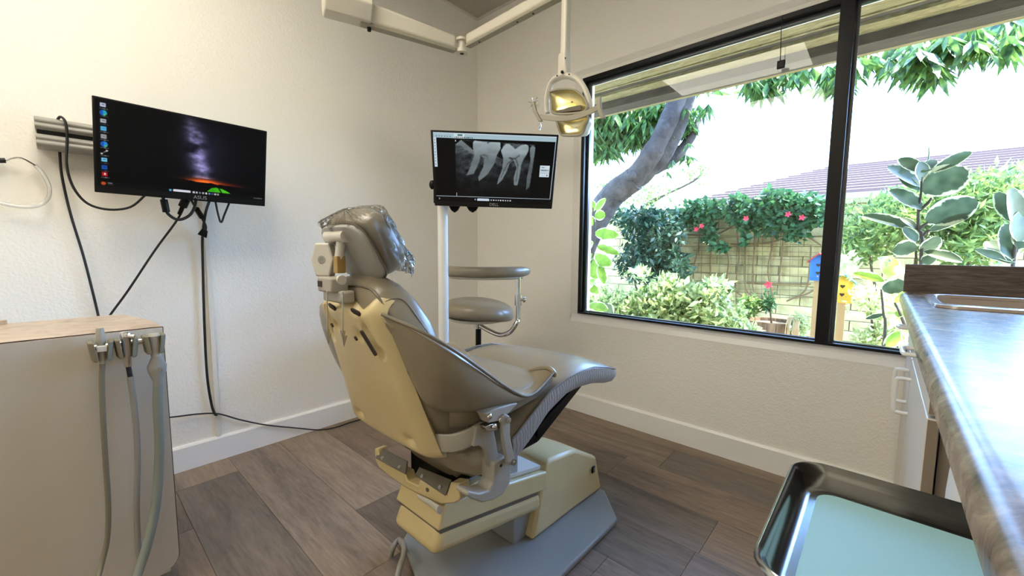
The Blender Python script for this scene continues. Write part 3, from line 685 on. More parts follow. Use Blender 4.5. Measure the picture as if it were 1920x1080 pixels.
# front pump cover: tapered hood standing on the plate
def quad_hood(st):   # stations (x, ztop, zbot, inset of the top)
    return [[(x, W0, zb), (x, W0+i, zt), (x, W1-i, zt), (x, W1, zb)] for x, zt, zb, i in st]
pc = obj('pump_cover', B().loft([[(1.04, W0-.006, .023), (1.13, W0+.01, .255), (1.13, W1-.01, .255), (1.04, W1+.006, .023)], [(1.06, W0-.006, .023), (1.16, W0+.012, .268), (1.16, W1-.012, .268), (1.06, W1+.006, .023)], [(1.30, W0-.012, .023), (1.335, W0+.02, .236), (1.335, W1-.02, .236), (1.30, W1+.012, .023)], [(1.485, W0-.02, .023), (1.478, W0+.006, .158), (1.478, W1-.006, .158), (1.485, W1+.02, .023)]]), 'cream_plastic', ch, bevel=.012, seg=3)
q = P(1116, 880, Y=W0-.012)
q.x = 1.435
obj('badge', B().box((q.x, W0-.006, .122), (.018, .006, .026)), 'black_plastic', pc, bevel=.001)
b = B()
for k in range(3): b.box((q.x-.005+.005*k, W0-.0095, .122), (.0025, .001, .016))
obj('badge_mark', b, 'logo_grey', pc, smooth=0)
for xx in (1.07, 1.11): pass
# lift arm, sloping down to the front
la = lambda x, z0: z0-.2*(x-.62)
def arm_prof(zr, zt, xs_, xe, w0, w1, name, mt, bev):
    return obj(name, B().loft([[(xs_, w0, la(xs_, zr)), (xs_+.03*(zt-zr)/.07, w0+.004, la(xs_, zt)), (xs_+.03*(zt-zr)/.07, w1-.004, la(xs_, zt)), (xs_, w1, la(xs_, zr))], [(xe, w0, la(xe, zr)), (xe, w0+.004, la(xe, zt)), (xe, w1-.004, la(xe, zt)), (xe, w1, la(xe, zr))]]), mt, ch, bevel=bev, seg=3)
arm_prof(.200, .270, .622, 1.10, W0, W1, 'lower_cover', 'cream_plastic', .024)
arm_prof(.274, .338, .640, 1.13, W0, W1, 'upper_cover', 'cream_plastic', .006)
obj('cover_joint', B().loft([[(x, W0+.004, la(x, .262)), (x, W0+.004, la(x, .280)), (x, W1-.004, la(x, .280)), (x, W1-.004, la(x, .262))] for x in (.650, 1.08)]), 'brown_plate', ch, smooth=0)
obj('rear_pedestal', B().bb(.98, 1.08, .87, 1.02, .022, .20), 'floor_plate', ch, bevel=.006)
obj('top_deck', B().bb(.70, 1.12, .865, 1.025, .30, .312, Matrix.Translation((.91, 0, .29)) @ Matrix.Rotation(R(11.3), 4, 'Y') @ Matrix.Translation((-.91, 0, -.305))), 'light_grey', ch, smooth=0)
# pivot carrier at the rear under the backrest
BXP = .655
bp_ = [(P(u, v, X=BXP).y, P(u, v, X=BXP).z) for u, v in ((702, 841), (703, 859), (709, 876), (735, 897), (761, 915), (795, 932), (826, 946), (852, 944), (861, 938), (862, 907), (844, 905), (838, 926), (786, 900), (784, 911), (763, 902), (759, 888), (712, 862), (708, 842))]
cr = obj('pivot_bracket', B().prism(bp_, 'X', BXP, BXP+.035), 'cream_plastic', ch, bevel=.004)
q0, q1 = P(862, 925, X=BXP), P(882, 920, X=BXP+.035)
obj('bracket_side', B().bb(BXP+.03, BXP+.09, q0.y, q0.y+.02, q0.z-.02, q0.z+.004), 'cream_plastic', cr, bevel=.003)
q = P(802, 918, X=BXP); obj('bracket_screw', B().cyl((BXP-.003, q.y, q.z), (BXP+.002, q.y, q.z), .006, 12), 'brown_plate', cr)
for pl_px in (((703, 858), (716, 838), (764, 864), (760, 889)), ((778, 890), (786, 875), (847, 899), (834, 928))):
    q4 = [P(*pl_px[0], X=BXP-.008), P(*pl_px[1], X=BXP+.02), P(*pl_px[2], X=BXP+.02), P(*pl_px[3], X=BXP-.008)]
    n_ = (q4[1]-q4[0]).cross(q4[2]-q4[0]).normalized()*.005
    pl = obj('spring_plate', B().loft([q4, [k_+n_ for k_ in q4]]), 'brown_plate', ch, bevel=.002)
    for s_ in (.22, .8):
        c = lerp(lerp(q4[0], q4[3], s_), lerp(q4[1], q4[2], s_), .25); obj('screw', B().sphere(c, (.006, .006, .006), 8, 6), 'grey_plastic', pl)
obj('release_lever', B().prism([(.60, .306), (.612, .29), (.66, .27), (.675, .283), (.66, .298)], 'Z', 0, .008, Matrix.Translation((.02, .62, .315)) @ Matrix.Rotation(R(90), 4, 'X') @ Matrix.Translation((0, -.30, 0))) if False else B().tube([P(783, 930, X=.645), P(805, 942, X=.642), P(824, 956, X=.64)], [.005, .013], 8, flat=((1, 0, .2), .6)), 'light_grey', ch)
obj('tilt_mechanism', B().bb(.695, .84, .84, 1.05, .335, .44).bb(.70, .80, .85, 1.04, .44, .51), 'black_plastic', ch, bevel=.006)
obj('pivot_tube', B().cyl((.735, .80, .405), (.735, 1.10, .405), .018, 12), 'grey_plastic', ch)

# back shell: cream moulding with slots and dimples
def shell_pt(s, t, depth=0.0):
    "s -1 (near) .. 1 (far), t 0 bottom .. 1 top"
    x = lerp(.560, .440, t); z = lerp(.515, .900, t); hw = lerp(.193, .132, t**.9)
    a = abs(s); edge = max(0, (a-.76)/.24); x += (.030 if s < 0 else .006)*edge**2
    eb = max(0, (.07-t)/.07); x += .02*eb**2
    tl = max(0, (t-.93)/.07); x += .03*tl**2
    x += .006*(a**2)
    z -= .02*(1-a)*0
    if s > 0: hw *= 1.06
    y = YC+s*hw
    if t < .05: y = YC+s*(hw-.02*(1-t/.05)**2)
    return Vector((x+depth, y, z))
dents = [(-.27, .80, .045, .026, .014), (.50, .83, .045, .026, .014), (-.62, .12, .055, .026, .015), (.70, .12, .055, .026, .014)]
slots = [(-.58, .85, -.74, .72, .055, .014), (.76, .90, .84, .76, .075, .013)]
def shell_fn(i, j):
    s, t = 2*i-1, j; q = shell_pt(s, t)
    for a, c, rs, rt_, dp in dents: q.x += dp*math.exp(-((s-a)/rs/1.6)**2-((t-c)/rt_/1.2)**2)
    for a0, c0, a1, c1, wd, dp in slots:
        dx, dy = a1-a0, (c1-c0); L2 = dx*dx+dy*dy; k = max(0, min(1, ((s-a0)*dx+(t-c0)*dy)/L2)); ds = ((s-a0-k*dx)**2+((t-c0-k*dy)*2)**2)**.5
        q.x += dp*max(0, 1-(ds/(wd*2))**2)
    if t > .9:                                   # lugs along the top edge
        k = (t-.9)/.1; q.z += k*(.020*math.exp(-((s+.86)/.2)**2)+.012*math.exp(-((s+.05)/.22)**2)+.008*math.exp(-((s-.85)/.2)**2)-.012*math.exp(-((s+.42)/.14)**2)-.012*math.exp(-((s-.45)/.14)**2))
    return q
sh = obj('back_shell', B().grid(shell_fn, 61, 61), 'cream_plastic', ch, smooth=60)
md = sh.modifiers.new('thick', 'SOLIDIFY'); md.thickness = .034; md.offset = -1
md = sh.modifiers.new('bevel', 'BEVEL'); md.width = .006; md.segments = 3; md.limit_method = 'ANGLE'
def pill(a0, c0, a1, c1, r, dep, name, mt):
    p0 = shell_pt(a0, c0, dep); p1 = shell_pt(a1, c1, dep); d = (p1-p0).normalized(); y = Vector((1, 0, .31)).cross(d).normalized()
    out = []
    for k in range(9): a = math.pi*k/8; out.append(p1+(d*math.sin(a)+y*math.cos(a))*r)
    for k in range(9): a = math.pi+math.pi*k/8; out.append(p0+(d*math.sin(a)+y*math.cos(a))*r)
    n = Vector((-1, 0, -.31)).normalized()*.004
    return obj(name, B().loft([[q for q in out], [q+n for q in out]]), mt, sh, smooth=0)
pill(-.59, .845, -.735, .725, .006, -.0085, 'slot', 'dark_slot')
for a, c in ((-.25, .795), (.52, .84)): pill(a, c, a-.02, c-.012, .003, -.006, 'screw_hole', 'dark_slot')
for a in (-.42, .45): pill(a-.12, .955, a+.12, .965, .006, .0, 'lug_gap', 'dark_slot')

# back cushion
def ring_se(c, ax1, ax2, r1, r2, n=28, e=.55):
    out = []
    for k in range(n):
        a = 2*math.pi*k/n; ca, sa = math.cos(a), math.sin(a)
        out.append(Vector(c)+Vector(ax1)*(r1*math.copysign(abs(ca)**e, ca))+Vector(ax2)*(r2*math.copysign(abs(sa)**e, sa)))
    return out
st = [(.69, .50, .13, .02), (.68, .515, .165, .05), (.65, .57, .182, .062), (.61, .66, .183, .068), (.573, .76, .175, .07), (.548, .84, .160, .066), (.522, .90, .140, .055), (.505, .935, .118, .042), (.500, .957, .085, .022), (.5, .962, .04, .008)]
bcb = B().loft([ring_se((x, YC, z), (0, 1, 0), (.955, 0, .30), hw, th, 48) for x, z, hw, th in st])
bc = obj('back_cushion', bcb, 'vinyl', ch, smooth=180)
from mathutils.bvhtree import BVHTree
def snapper(b_):
    tree = BVHTree.FromPolygons([Vector(q) for q in b_.v], b_.f)
    def snap(u, v, lift=.002, Y=.9):
        d = (P(u, v, D=1.0)-Vector((0, 0, CAM_H))); h_ = tree.ray_cast(Vector((0, 0, CAM_H)), d.normalized())
        return (h_[0]-d.normalized()*lift) if h_[0] is not None else P(u, v, Y=Y)
    return snap
sn = snapper(bcb)
obj('piping', B().tube([sn(u, v) for u, v in ((652, 536), (672, 536), (692, 541), (706, 553), (722, 576), (741, 602))], .0032, 6, smooth=5), 'piping', bc)
obj('seam', B().tube([sn(u, v, .001) for u, v in ((722, 566), (737, 560), (752, 561), (766, 572), (784, 597), (806, 628))], .0016, 6, smooth=4), 'piping', bc)
obj('lower_pad', B().loft([ring_se((x, YC, z), (0, 1, 0), (.95, 0, .3), hw, th) for x, z, hw, th in [(.745, .40, .10, .02), (.74, .415, .14, .05), (.735, .47, .165, .065), (.72, .54, .175, .065), (.70, .60, .17, .05), (.69, .62, .1, .02)]]), 'vinyl', bc, smooth=180)

# wrap-around wings that join backrest and seat
Ue = [(717, 591, .812), (745, 603, .765), (775, 616, .722), (815, 637, .690), (860, 664, .672), (900, 692, .670), (940, 721, .672), (968, 738, .676), (988, 744, .680), (1006, 735, .687), (1024, 716, .695), (1038, 699, .70)]
Le = [(744, 655, .812), (762, 690, .785), (782, 730, .765), (806, 766, .745), (842, 777, .725), (880, 778, .71), (915, 771, .702), (945, 762, .698), (972, 753, .695), (1000, 742, .70), (1022, 727, .70), (1038, 716, .703)]
Up = catmull([P(u, v, Y=y) for u, v, y in Ue], 4); Lo = catmull([P(u, v, Y=y) for u, v, y in Le], 4)
def wing(mirror):
    rings = []
    n = len(Up)
    for i in range(n):
        u_, l_ = Up[i], Lo[i]; t = i/(n-1)
        mid = (u_+l_)/2+Vector((0, -.022*math.sin(math.pi*min(1, t*1.15))*(1-t)**.5, 0))
        tk = lerp(.035, .075, min(1, t*1.3)); g = max(0, (t-.25)/.75)
        hip = min(1, max(0, (u_.x-.57)/.12)); zh = interp([.6, .75, .85, .97], [.66, .648, .650, .660], u_.x)
        back = [u_+Vector((.006, .018, .004)), u_+Vector((.02, .045, -.02)), u_+Vector((.04, .07, -.06)), u_+Vector((.06, .08, -.09))]
        seat_ = [u_+Vector((.003, .022, .008)), Vector((u_.x+.004, .76, lerp(u_.z, zh, .6)+.004)), Vector((u_.x+.008, .82, zh-.02)), Vector((u_.x+.010, .88, zh-.05))]
        inn = [a_.lerp(c_, hip) for a_, c_ in zip(back, seat_)]
        q1 = l_*.67+u_*.33+Vector((0, -.02*math.sin(math.pi*min(1, t*1.15))*(1-t)**.5, 0)); q2 = l_*.33+u_*.67+Vector((0, -.016*math.sin(math.pi*min(1, t*1.15))*(1-t)**.5, 0))
        row = [l_+Vector((.012, .035, -.004)), l_, q1, mid, q2, u_]+inn
        if mirror: row = [Vector((q.x, 2*YC-q.y, q.z)) for q in row]
        rings.append(row)
    o = obj('wing', B().loft(rings, cap=False, closed=False), 'vinyl', ch, smooth=60)
    md = o.modifiers.new('thick', 'SOLIDIFY'); md.thickness = .016; md.offset = 1 if mirror else -1
    md = o.modifiers.new('sub', 'SUBSURF'); md.levels = 1; md.render_levels = 1
    pp = [Vector((q.x, 2*YC-q.y if mirror else q.y, q.z)) for q in Up]
    obj('piping', B().tube([q+Vector((0, 0, .002)) for q in pp], .0042, 8), 'piping', o)
    e_ = rings[-1]
    obj('end_roll', B().tube([q+Vector((.002, 0, .0)) for q in e_[4:]], .0075, 8, smooth=3), 'vinyl', o)
    return o
w1 = wing(False); wing(True)
obj('fold_crease', B().tube([P(845, 752, Y=.722), P(860, 727, Y=.705), P(873, 705, Y=.695), P(886, 690, Y=.70)], [.0015, .003], 6, smooth=4), 'piping', w1)

# seat and leg rest: one long pad dipping at the hips
sx = [.66, .72, .79, .868, .941, 1.039, 1.11, 1.188, 1.28, 1.34, 1.40, 1.44, 1.465]
zt_ = [.49, .51, .535, .578, .618, .638, .643, .640, .618, .600, .582, .569, .561]
zb_ = [.43, .435, .455, .497, .548, .582, .585, .578, .556, .548, .541, .541, .547]
hw_ = [.20, .235, .245, .245, .245, .245, .245, .245, .242, .238, .215, .165, .08]
rings = []
for x, a, c, hw in zip(sx, zt_, zb_, hw_):
    zc, th = (a+c)/2, (a-c)/2
    row = []
    for k in range(15):                              # top from near to far with a crown
        s_ = -1+2*k/14; row.append((x, YC+hw*s_*(1 if abs(s_) < .99 else 1), a+.016*(1-s_*s_)-(.008 if abs(s_) > .99 else 0)))
    for k in range(15):
        s_ = 1-2*k/14; row.append((x, YC+(hw-.012)*s_, c))
    rings.append(row)
seat = obj('seat_cushion', B().loft(rings), 'vinyl', ch, smooth=70, sub=1)
obj('hip_cushion', B().loft([ring_se((x, YC, z), (0, 1, 0), (0, 0, 1), hw, th, 40, .45) for x, z, hw, th in ((.60, .60, .15, .02), (.62, .62, .185, .05), (.70, .622, .222, .048), (.80, .619, .235, .043), (.90, .625, .235, .037), (.97, .632, .225, .022), (.985, .632, .2, .008))]), 'vinyl', seat, smooth=180)
zi = lambda x: (interp(sx, zt_, x)-.006, interp(sx, zb_, x)+.002)
def side_band(sg):
    rr = []
    for x in np.linspace(.78, 1.462, 46):
        hw = interp(sx, hw_, x); a, c = zi(x); y = YC+sg*(hw+.001)
        rr.append([(x, y, a), (x, y+sg*.004, lerp(a, c, .35)), (x, y+sg*.003, lerp(a, c, .7)), (x, y-sg*.006, c)])
    o = obj('pleated_side', B().loft(rr, cap=False, closed=False), 'vinyl_pleat', seat, smooth=180)
    obj('piping', B().tube([(x, YC+sg*(interp(sx, hw_, x)+.001), zi(x)[0]+.004) for x in np.linspace(.78, 1.462, 46)], .003, 6), 'piping', seat)
side_band(-1); side_band(1)
obj('seat_pan', B().bb(.70, 1.02, .80, 1.09, .40, .45).prism([(.99, .44), (1.02, .40), (1.30, .535), (1.28, .555)], 'Y', .80, 1.09), 'black_plastic', ch, bevel=.004)
obj('seat_column', B().bb(.82, 1.0, .87, 1.02, .25, .42), 'grey_plastic', ch, bevel=.004)

# arm strap, yoke and link on the near side
def sx_prism(name, pts, Y, th, mt, bev=.003, par=None):
    return obj(name, B().prism([(P(u, v, Y=Y).x, P(u, v, Y=Y).z) for u, v in pts], 'Y', Y, Y+th), mt, par or ch, bevel=bev)
stp = [P(u, v, Y=y) for u, v, y in ((800, 829, .80), (822, 831, .765), (850, 832, .735), (880, 822, .712), (905, 808, .703))]
rr = []
for q in catmull(stp, 5): rr.append([q+Vector((0, 0, .022)), q+Vector((0, -.004, 0)), q+Vector((0, 0, -.022)), q+Vector((.002, .010, -.022)), q+Vector((.002, .010, .022))])
strap = obj('arm_strap', B().loft(rr), 'grey_paint', ch, smooth=50, bevel=.002)
sx_prism('strap_leg', [(893, 800), (908, 796), (926, 805), (935, 855), (930, 868), (922, 880), (917, 874), (909, 842), (900, 836), (888, 838)], .700, .014, 'grey_paint', par=strap)
yk = sx_prism('yoke', [(926, 868), (948, 855), (957, 860), (959, 872), (957, 905), (945, 926), (925, 938), (905, 943), (884, 936), (876, 930), (879, 921), (900, 925), (918, 920), (925, 905)], .688, .045, 'grey_paint', .004)
ln = sx_prism('link_bar', [(941, 782), (948, 776), (956, 780), (957, 795), (957, 817), (966, 862), (964, 872), (955, 874), (951, 866), (943, 822), (941, 800)], .668, .010, 'grey_paint', .003)
for u, v in ((951.5, 787), (961.5, 866)):
    q = P(u, v, Y=.668); obj('bolt', B().cyl((q.x, .662, q.z), (q.x, .670, q.z), .0075, 16).cyl((q.x, .660, q.z), (q.x, .663, q.z), .004, 6), 'steel', ln, smooth=30)
    obj('pivot_pin', B().cyl((q.x, .676, q.z), (q.x, .72, q.z), .006, 12), 'steel', ln)
q = P(939, 873, Y=.688); obj('bolt_hole', B().cyl((q.x, .6865, q.z), (q.x, .689, q.z), .004, 12), 'dark_slot', yk)
hb = sx_prism('wing_hinge', [(908, 776), (935, 764), (962, 757), (972, 756), (955, 775), (935, 790), (917, 794)], .676, .03, 'grey_paint', .003)
for u, v in ((918, 781), (927, 800), (939, 787)):
    q = P(u, v, Y=.674); obj('bolt', B().sphere(q, (.008, .005, .008), 12, 8), 'chrome', hb)
obj('hinge_plate', B().prism([(P(u, v, Y=.682).x, P(u, v, Y=.682).z) for u, v in ((908, 800), (918, 795), (940, 790), (945, 797), (930, 808), (912, 808))], 'Y', .679, .702), 'steel', hb, bevel=.002)
obj('link_hose', B().tube([(.86, .87, .30), (.88, .86, .315), (.93, .865, .305)], .006, 8, smooth=3), 'light_grey', ch)

# headrest on its hinged post
HC = P(684, 455, Y=YC); tau = R(31)
hup = Vector((-math.sin(tau), 0, math.cos(tau))); hn = Vector((math.cos(tau), 0, math.sin(tau)))
hr = obj('headrest', B().loft([ring_se(HC+hn*d, (0, 1, 0), hup, .114*k, .084*k, 32, .62) for d, k in ((-.034, .55), (-.034, .88), (-.026, .96), (-.010, 1.0), (.010, 1.0), (.026, .95), (.036, .82), (.040, .5))]), 'vinyl', ch, smooth=180, sub=1)
obj('headrest_plate', B().loft([ring_se(HC+hn*d-hup*.004, (0, 1, 0), hup, .104*k, .074*k, 32, .5) for d, k in ((-.033, 1), (-.042, 1), (-.046, .96))]), 'grey_plastic', hr, smooth=50)
obj('plate_edge', B().tube(ring_se(HC-hn*.0355-hup*.004, (0, 1, 0), hup, .105, .075, 48, .5), .0022, 6, ring=True), 'piping', hr)
hb0 = P(637, 512, Y=.955); hb1 = P(641, 445, Y=.95)
obj('headrest_post', B().tube([hb0, P(636, 480, Y=.955)], .015, 4), 'gold_bracket', hr, smooth=0, bevel=.002)
obj('headrest_post', B().tube([P(636, 485, Y=.955), hb1], .011, 10), 'light_grey', hr)
c = P(644, 443, Y=.95); obj('hinge', B().cyl(c+Vector((-.01, -.035, 0)), c+Vector((-.01, .06, 0)), .014, 16).box(c+Vector((.012, -.01, 0)), (.045, .045, .03)), 'light_grey', hr, smooth=35)
c = P(607, 487, Y=1.0); kn = Vector((-.80, -.58, .03)).normalized(); ky = Vector((0, 0, 1)); kx = ky.cross(kn).normalized()
hexa = lambda r, d: [c+kn*d+kx*(r*.62*math.cos(a))+ky*(r*math.sin(a)) for a in [math.pi/6+math.pi/3*k+math.pi/6*0 for k in range(6)]]
hexb = lambda r, d: [c+kn*d+kx*x_*r+ky*y_*r for x_, y_ in ((.42, 1), (-.42, 1), (-.72, 0), (-.42, -1), (.42, -1), (.72, 0))]
kb = obj('adjustment_knob', B().loft([hexb(.036, -.02), hexb(.040, -.016), hexb(.040, .006), hexb(.037, .009)]), 'light_grey', hr, smooth=0, bevel=.003)
obj('knob_dimple', B().loft([[c+kn*d+(kx*math.cos(2*math.pi*k/16)+ky*math.sin(2*math.pi*k/16))*r for k in range(16)] for r, d in ((.010, .0092), (.008, .0098), (.004, .0092))]), 'grey_plastic', kb)
c0 = P(624, 533, Y=.965)
hg = obj('tilt_hinge', B().box((c0.x, .965, c0.z), (.042, .075, .036)), 'grey_paint', hr, bevel=.005)
obj('tilt_hinge_slot', B().box((c0.x-.0205, .985, c0.z+.001), (.004, .022, .014)), 'dark_slot', hg, smooth=0)
q = P(640, 525, Y=.926); obj('hinge_pin', B().cyl(q+Vector((0, .006, 0)), q+Vector((0, -.004, 0)), .011, 20), 'light_grey', hg)
obj('slide_plate', B().box((c0.x+.012, .962, c0.z-.028), (.035, .10, .03)), 'grey_paint', hg, bevel=.006)
# foot-control hose
obj('control_hose', B().tube([P(748, 1012, Z=.03), P(757, 1022, Z=.09), P(757, 1040, Z=.08), P(750, 1062, Z=.05), P(742, 1095, Z=.03)], .009, 10, smooth=5).tube([P(733, 1043, Z=.012), P(738, 1024, Z=.05), P(748, 1012, Z=.03)], .009, 10, smooth=5), 'hose_grey', ch)

# plastic bag over the headrest
def bag_fn(i, j):
    a = 2*math.pi*i; t = j
    d = lerp(-.075, .075, .5)
    zz = lerp(-1.22, 1.02, t); sc = 1.03+.03*math.sin(5*a+3*t)+.02*math.sin(11*a-7*t)
    if zz > .8: sc *= max(.0, 1-((zz-.8)/.22)**2*.9)
    if zz < -1: sc *= 1+.1*(-1-zz)
    wv_ = (.004*math.sin(17*a+9*t)+.003*math.sin(29*a-13*t))*(1 if zz > -.9 else .5)
    cx, sx_ = math.cos(a), math.sin(a)
    px_ = math.copysign(abs(cx)**.6, cx)*(.115*sc+wv_); py_ = math.copysign(abs(sx_)**.6, sx_)*(.040*sc+wv_)
    ex = max(0, -.9-zz)
    return HC+Vector((0, 1, 0))*px_+hn*py_+hup*(max(zz, -.9)*.088)+Vector((-.02*ex, 0, -.075*ex))
bg_ = obj('headrest_cover', B().grid(bag_fn, 97, 41), 'plastic_film', at=HC-hup*.1, smooth=180)
tag(bg_, 'clear crinkled plastic bag pulled over the chair headrest', 'plastic bag')
# bib chain with two clips hanging down the shell
t = thing('bib_chain', 'metal bead bib chain with two clips hanging over the back shell', 'bib chain', P(628, 545, Y=.95))
for (u, v0, v1, yy) in ((613.5, 545, 622, 1.02), (642.5, 548, 625, .955)):
    xk = lambda v: P(u, v, X=shell_pt(0, .9).x-.022)
    n = 34; b = B()
    for k in range(n):
        tt = (k+.5)/n; v = lerp(v0, v1, tt); zz = P(u, v, Y=yy).z; sx_x = lerp(.572, .448, (zz-.515)/.39)
        q = P(u, v, X=min(sx_x, .452)-.025-.012*(1-min(1, tt*4))); b.sphere(q, .0021, 6, 4)
    cn = obj('chain', b, 'steel', t, kind='stuff')
    q = P(u, v1, X=.43)
    obj('clip', B().add([q+Vector((-.003, .004, .006)), q+Vector((-.003, -.006, .006)), q+Vector((0, -.004, -.030)), q+Vector((.002, .005, .004)), q+Vector((.004, -.004, .006)), q+Vector((.004, .001, -.032))], [(0, 1, 2), (3, 5, 4), (0, 2, 5, 3), (1, 4, 5, 2), (0, 3, 4, 1)]).add([q+Vector((0, -.003, -.028)), q+Vector((0, -.014, -.004)), q+Vector((.004, -.014, -.004)), q+Vector((.003, -.001, -.028))], [(0, 1, 2, 3)]), 'steel', t, smooth=0, solid=.0015)
# ------------------------------------------------------------------ screens (painted in numpy into a colour attribute)
def srgb2lin(a): return np.where(a <= .04045, a/12.92, ((a+.055)/1.055)**2.4)
def inpoly(U, Vv, poly):
    ins = np.zeros(U.shape, bool); n = len(poly)
    for i in range(n):
        x1, y1 = poly[i]; x2, y2 = poly[(i+1) % n]
        if y1 == y2: continue
        ins ^= ((y1 > Vv) != (y2 > Vv)) & (U < (x2-x1)*(Vv-y1)/(y2-y1)+x1)
    return ins
def vnoise(U, Vv, f, seed=0):
    r = np.random.default_rng(seed); G = r.random((64, 64)); x = U*f; y = Vv*f
    xi = np.floor(x).astype(int); yi = np.floor(y).astype(int); fx = x-xi; fy = y-yi; fx = fx*fx*(3-2*fx); fy = fy*fy*(3-2*fy)
    g = lambda a, c: G[a % 64, c % 64]
    return (g(xi, yi)*(1-fx)+g(xi+1, yi)*fx)*(1-fy)+(g(xi, yi+1)*(1-fx)+g(xi+1, yi+1)*fx)*fy
def fbm(U, Vv, f, o=4, seed=0): return sum(vnoise(U, Vv, f*2**k, seed+k)*.5**k for k in range(o))/sum(.5**k for k in range(o))
def blur(a, n=1):
    for _ in range(n):
        p_ = np.pad(a, ((1, 1), (1, 1), (0, 0)), 'edge'); a = (p_[:-2, 1:-1]+p_[2:, 1:-1]+p_[1:-1, :-2]+p_[1:-1, 2:]+2*a)/6
    return a
def screen_mesh(name, img, tl, tr, bl, br, off):
    h_, w_ = img.shape[:2]
    tl, tr, bl, br = [np.array(q) for q in (tl, tr, bl, br)]
    u = np.linspace(0, 1, w_+1)[None, :, None]; v = np.linspace(0, 1, h_+1)[:, None, None]
    co = ((1-u)*(1-v)*tl+u*(1-v)*tr+(1-u)*v*bl+u*v*br).reshape(-1, 3)-np.array(off)
    i = np.arange(w_*h_); r_, c_ = i//w_, i % w_; a = r_*(w_+1)+c_
    fc = np.stack([a, a+w_+1, a+w_+2, a+1], 1)
    me = bpy.data.meshes.new(name); me.from_pydata(co.tolist(), [], fc.tolist())
    at = me.attributes.new('screen', 'FLOAT_COLOR', 'FACE')
    at.data.foreach_set('color', np.concatenate([srgb2lin(np.clip(img, 0, 1)).reshape(-1, 3), np.ones((w_*h_, 1))], 1).astype(np.float32).ravel())
    return me
def screen_mat(name, k):
    m = mk(name, '#030304', .3, spec=.12); a = m.node('ShaderNodeAttribute', attribute_name='screen')
    m.l.new(a.outputs['Color'], m.b.inputs['Emission Color']); m.b.inputs['Emission Strength'].default_value = k
screen_mat('screen_desktop', .40); screen_mat('screen_xray', .42)
def canvas(w_, h_):
    v, u = np.mgrid[0:h_, 0:w_]; return np.zeros((h_, w_, 3)), (u+.5)/w_, (v+.5)/h_
def rect(img, U, Vv, u0, u1, v0, v1, c): img[(U >= u0) & (U < u1) & (Vv >= v0) & (Vv < v1)] = c

# desktop: night sky over a lit tent
img, U, Vv = canvas(352, 198)
img[:] = (.012, .012, .014)
mw = .52+.10*(Vv-.0)*1.0-.02
core = np.exp(-((U-mw-.03*(fbm(U, Vv, 6, 3, 5)-.5))/.055)**2)*(Vv < .78)*np.clip(Vv*3+.3, 0, 1)
n1 = fbm(U, Vv, 14, 5, 11); d = core*(np.clip(n1*1.9-.45, 0, 1))
img += d[..., None]*np.array((.62, .60, .80))*.95
img += (np.exp(-((U-.6)/.16)**2)*np.exp(-((Vv-.45)/.4)**2)*.16)[..., None]*np.array((.55, .55, .95))
stars = (rng.random(U.shape) > .994)*(Vv < .7)*rng.random(U.shape); img += stars[..., None]*.35
hz = .82+.05*(U-.3); gl = np.exp(-((U-.585)/.085)**2)*np.exp(-(np.maximum(hz-Vv, 0)/.05)**2); gl2 = np.exp(-((U-.66)/.17)**2)*np.exp(-(np.maximum(hz-Vv, 0)/.035)**2)
img += gl[..., None]*np.array((1.0, .42, .08))*.95+gl2[..., None]*np.array((.45, .12, .03))
land = (Vv > hz-.02*(fbm(U, U*0, 24, 3, 3)-.5)-.06*np.exp(-((U-.2)/.16)**2)); img[land] = (.012, .012, .012)
tent = inpoly(U, Vv, [(.60, .955), (.635, .895), (.66, .885), (.70, .893), (.74, .925), (.775, .965)])
img[tent] = np.stack([.16+.25*n1, .62+.3*n1, .06+.1*n1], -1)[tent]
img[tent & (abs(U-.69-(Vv-.92)*.3) < .006)] = (.05, .25, .02)
rect(img, U, Vv, 0, 1, .952, 1, (.035, .036, .04))
icons = [(.045, (.75, .8, .9)), (.135, (.15, .65, .75)), (.225, (.7, .72, .75)), (.315, (.35, .7, .9)), (.405, (.62, .62, .62)), (.495, (.15, .55, .85)), (.585, (.8, .8, .8)), (.675, (.45, .78, .95)), (.765, (.1, .3, .65)), (.845, (.7, .08, .12))]
for k, (v, c) in enumerate(icons):
    if k in (1, 5):
        disc = ((U-.038)/.018)**2+((Vv-v-.018)/.034)**2 < 1; img[disc] = c; img[disc & (U < .036)] = (.1, .35, .75); img[disc & (Vv > v+.03) & (U > .04)] = (.35, .8, .45)
    elif k == 6:
        for q in ((.026, v+.04), (.05, v+.0)): img[((U-q[0])/.006)**2+((Vv-q[1])/.011)**2 < 1] = c
        img[(abs((Vv-v-.02)+(U-.038)*1.7) < .004) & (abs(U-.038) < .016)] = c
    else:
        rect(img, U, Vv, .024, .052, v-.005, v+.042, c); rect(img, U, Vv, .03, .046, v+.012, v+.02, np.array(c)*.5)
        if k == 9: rect(img, U, Vv, .034, .042, v+.005, v+.03, (.95, .9, .9))
    for uu in np.arange(.02, .056, .006): rect(img, U, Vv, uu, uu+.0035, v+.056, v+.064, (.6, .6, .62))
img[((U-.03)/.012)**2+((Vv-.974)/.02)**2 < 1] = (.75, .3, .12); rect(img, U, Vv, .05, .075, .962, .970, (.55,)*3); rect(img, U, Vv, .05, .08, .978, .986, (.4,)*3)
rect(img, U, Vv, .375, .388, .963, .99, (.35, .7, .85)); img[((np.abs(np.clip(U, .405, .495)-U)/.0085)**2+((Vv-.976)/.016)**2 < 1)] = (.88, .89, .93)
for k, c in enumerate([(.85, .85, .9), (.8, .8, .85), (.5, .55, .6), (.75, .75, .75), (.95, .93, .9), (.4, .6, .85), (.25, .3, .5), (.75, .75, .7), (.7, .7, .65)]): rect(img, U, Vv, .515+.0195*k, .527+.0195*k, .966, .988, c)
